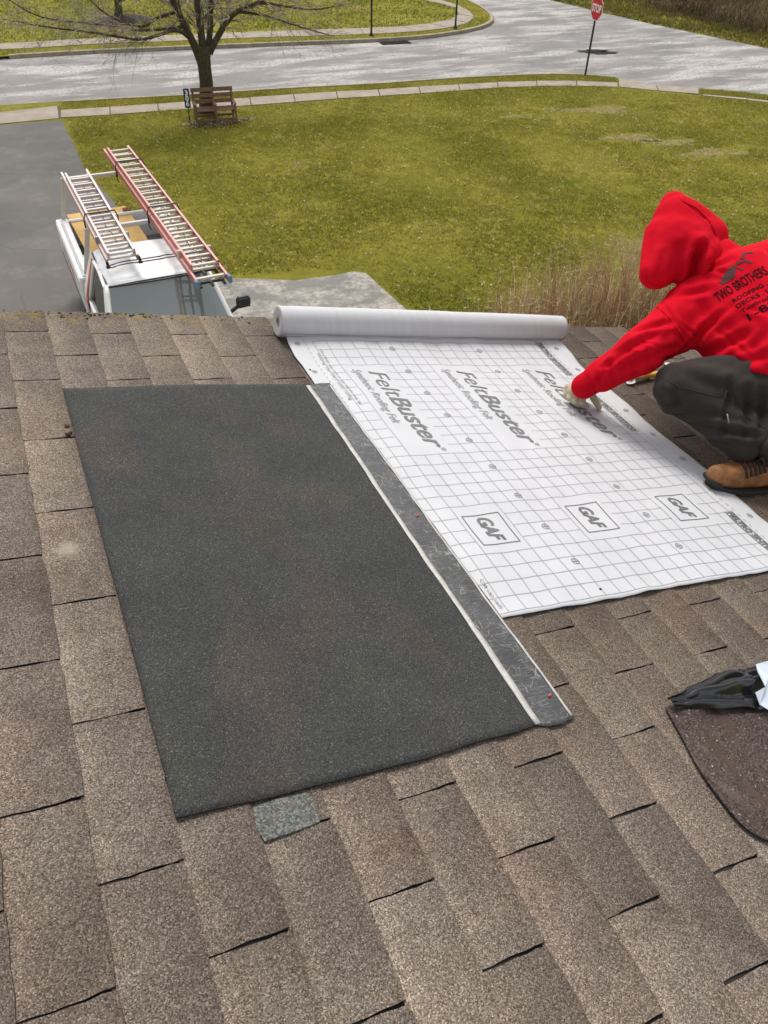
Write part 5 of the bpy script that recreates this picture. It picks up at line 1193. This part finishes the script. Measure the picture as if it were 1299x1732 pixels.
zp = MB(); zp.tube([D(1229, 660, 2.572), D(1224, 680, 2.572), D(1227, 700, 2.58), D(1234, 716, 2.59)], .0016, 6); zp.build('pocket_zip', M['sole'], body); zp = MB(); zp.tube([D(1230, 700, 2.568), D(1233, 716, 2.572)], .0025, 6); zp.build('zip_pull', M['grey_metal'], body)
# boots
def boot(toe, heel, ank, name):
    t, h = Vector(toe), Vector(heel); d = (t - h).normalized(); n_ = up; s_ = d.cross(n_).normalized(); L = (t - h).length
    P = lambda a, b, c: h + d * (a * L) + s_ * b + n_ * c
    bo = blob(name, [(P(.14, 0, .055), P(.36, 0, .06), .042, .046), (P(.36, 0, .055), P(.72, 0, .045), .047, .043), (P(.70, .004, .046), P(.90, .002, .042), .045, .038), (P(.20, 0, .07), P(.24, 0, .13), .046, .048), (P(.36, 0, .075), P(.55, 0, .06), .042, .04)], .006, 4, M['leather'], body)
    m = MB(); n = 28; ol = []
    for k in range(n):
        a = 2 * math.pi * k / n; x = .49 + .495 * math.cos(a); wd = (.044 + .010 * math.sin(min(1, max(0, x - .3) / .5) * math.pi)) * abs(math.sin(a)) ** .6 * (1 if math.sin(a) >= 0 else -1); ol.append((x, wd))
    m.add([P(x, y_, .002) for x, y_ in ol] + [P(x, y_ * 1.0, .010) for x, y_ in ol] + [P(x, y_ * .95, .016) for x, y_ in ol], [tuple(range(n))] + [(r * n + k, r * n + (k + 1) % n, (r + 1) * n + (k + 1) % n, (r + 1) * n + k) for r in (0, 1) for k in range(n)] + [tuple(2 * n + k for k in range(n))])
    m.build('sole', M['sole'], bo)
    m = MB(); m.tube([P(.90, -.040, .022), P(.975, -.030, .026), P(1.01, -.012, .030), P(1.01, .012, .030), P(.975, .030, .026), P(.90, .040, .022)], .009, 8); m.build('toe_cap', M['sole'], bo)
    for k in range(5):
        x = .40 + .055 * k; z0 = .118 - .006 * k
        m = MB(); m.tube([P(x, -.040, z0 - .030), P(x + .02, -.018, z0 - .002), P(x + .015, .018, z0 - .002), P(x, .040, z0 - .030)], .005, 6); m.build('lace', M['lace'], bo)
    m = MB(); m.tube([P(.47, -.01, .115), P(.50, -.025, .135), P(.46, -.035, .12), P(.44, 0, .13), P(.49, .025, .14), P(.46, .03, .118)], .006, 6); m.build('lace', M['lace'], bo)
    blob('sock', [(P(.28, 0, .12), P(.38, 0, .165), .045, .046)], .008, 2, M['lace'], bo)
    return bo
RP = lambda u, v, h=0: rw(u, v, h) - PB
boot(RP(2.035, -1.060, .013), RP(2.315, -1.105, .013), None, 'boot')
boot(RP(2.93, -.83, .012), RP(3.17, -.98, .012), None, 'boot')
# glove: palm, four curled fingers, thumb pressed on the sheet
def RH(px, py, h):
    d = MROOF.to_3x3().inverted() @ ray(px, py); c = MROOF.inverted() @ CAM; s_ = (h - c.z) / d.z; return MROOF @ (c + d * s_) - PB
gc = [(RH(1004, 643, .115), RH(986, 656, .078), .040, .036), (RH(986, 656, .078), RH(972, 662, .062), .034, .028), (RH(990, 662, .068), RH(978, 668, .055), .030, .026)]
for kx, ky, kh, mx, my, tx, ty, r in ((960, 655, .064, 957, 668, 967, 677, .0115), (968, 661, .062, 964, 674, 974, 682, .0125), (978, 666, .060, 973, 679, 984, 685, .0125), (988, 669, .058, 984, 681, 993, 686, .012)):
    K, m1, t1 = RH(kx, ky, kh), RH(mx, my, .040), RH(tx, ty, .024); gc += [(RH(982, 658, .07), K, .017, r * 1.12), (K, m1, r * 1.08, r), (m1, t1, r, r * .88)]
gc += [(RH(996, 660, .062), RH(1004, 673, .046), .0175, .0140), (RH(1004, 673, .046), RH(1013, 689, .024), .0140, .0112)]
gl_ = blob('glove', gc, .0036, 1, M['glove'], body, fac=.4)
# print on the back of the sweatshirt, laid onto the cloth
hm_e = hoodie.data; bv = BVHTree.FromPolygons([v.co for v in hm_e.vertices], [tuple(p.vertices) for p in hm_e.polygons])
co_cam = CAM - PB
def hitp(px, py):
    r = bv.ray_cast(co_cam, ray(px, py).normalized()); return r[0]
oA, oB, oC = hitp(1216, 512), hitp(1290, 468), hitp(1222, 470)
if oA and oB and oC:
    ex_ = (oB - oA).normalized(); ez_ = ex_.cross(oC - oA).normalized(); ey_ = ez_.cross(ex_)
    if ez_.dot(co_cam - oA) < 0: ez_ = -ez_
    S_ = (oB - oA).length / math.hypot(74, 44) * .88                           # metres on the cloth per photograph pixel
    def laid(V, F, x, y, mb):
        vs = []
        for p in V:
            o_ = oA + ex_ * (x + p[0]) + ey_ * (y + p[1]); r = bv.ray_cast(o_ + ez_ * .3, -ez_); vs.append((r[0] + r[1] * .0016) if r[0] else o_)
        mb.add(vs, F)
    def words(txt, x, y, h, wd, mat, off=.0, sp=1.0):
        V, F = text_bm(txt, h * S_ * 1.38, .012, wd * S_, offset=off * S_, space=sp); m = MB(); laid(V, F, x * S_, y * S_, m); m.build('print', M[mat], body)
    words('TWO BROTHERS', 0, 0, 25, 112, 'hprint', .5)
    words('ROOFING . SID', 22, -24, 11, 100, 'hprint', .2); words('DECKS . LICE', 20, -41, 11, 96, 'hprint', .2)
    words('Twobrothers', 22, -57, 10, 84, 'hprint', .15); words('1-85', 25, -80, 17, 60, 'hprint', .35, 1.05)
    house_logo = [[(28, 34), (24, 48), (33, 44), (36, 52), (70, 66), (84, 42), (80, 40), (72, 56), (60, 36)], [(76, 62), (96, 58), (104, 46), (110, 46), (100, 62), (80, 68)], [(92, 70), (106, 86), (128, 78), (122, 74), (108, 79), (98, 66)]]
    for pol in house_logo:
        bm = bmesh.new(); f_ = bm.faces.new([bm.verts.new((x * S_ * .92, y * S_ * .92, 0)) for x, y in pol]); bmesh.ops.triangulate(bm, faces=bm.faces[:]); bmesh.ops.subdivide_edges(bm, edges=bm.edges[:], cuts=3, use_grid_fill=True)
        bm.verts.index_update(); V = [v.co.copy() for v in bm.verts]; F = [[v.index for v in f.verts] for f in bm.faces]; bm.free(); m = MB(); laid(V, F, 0, 0, m); m.build('print', M['hprint2'], body)
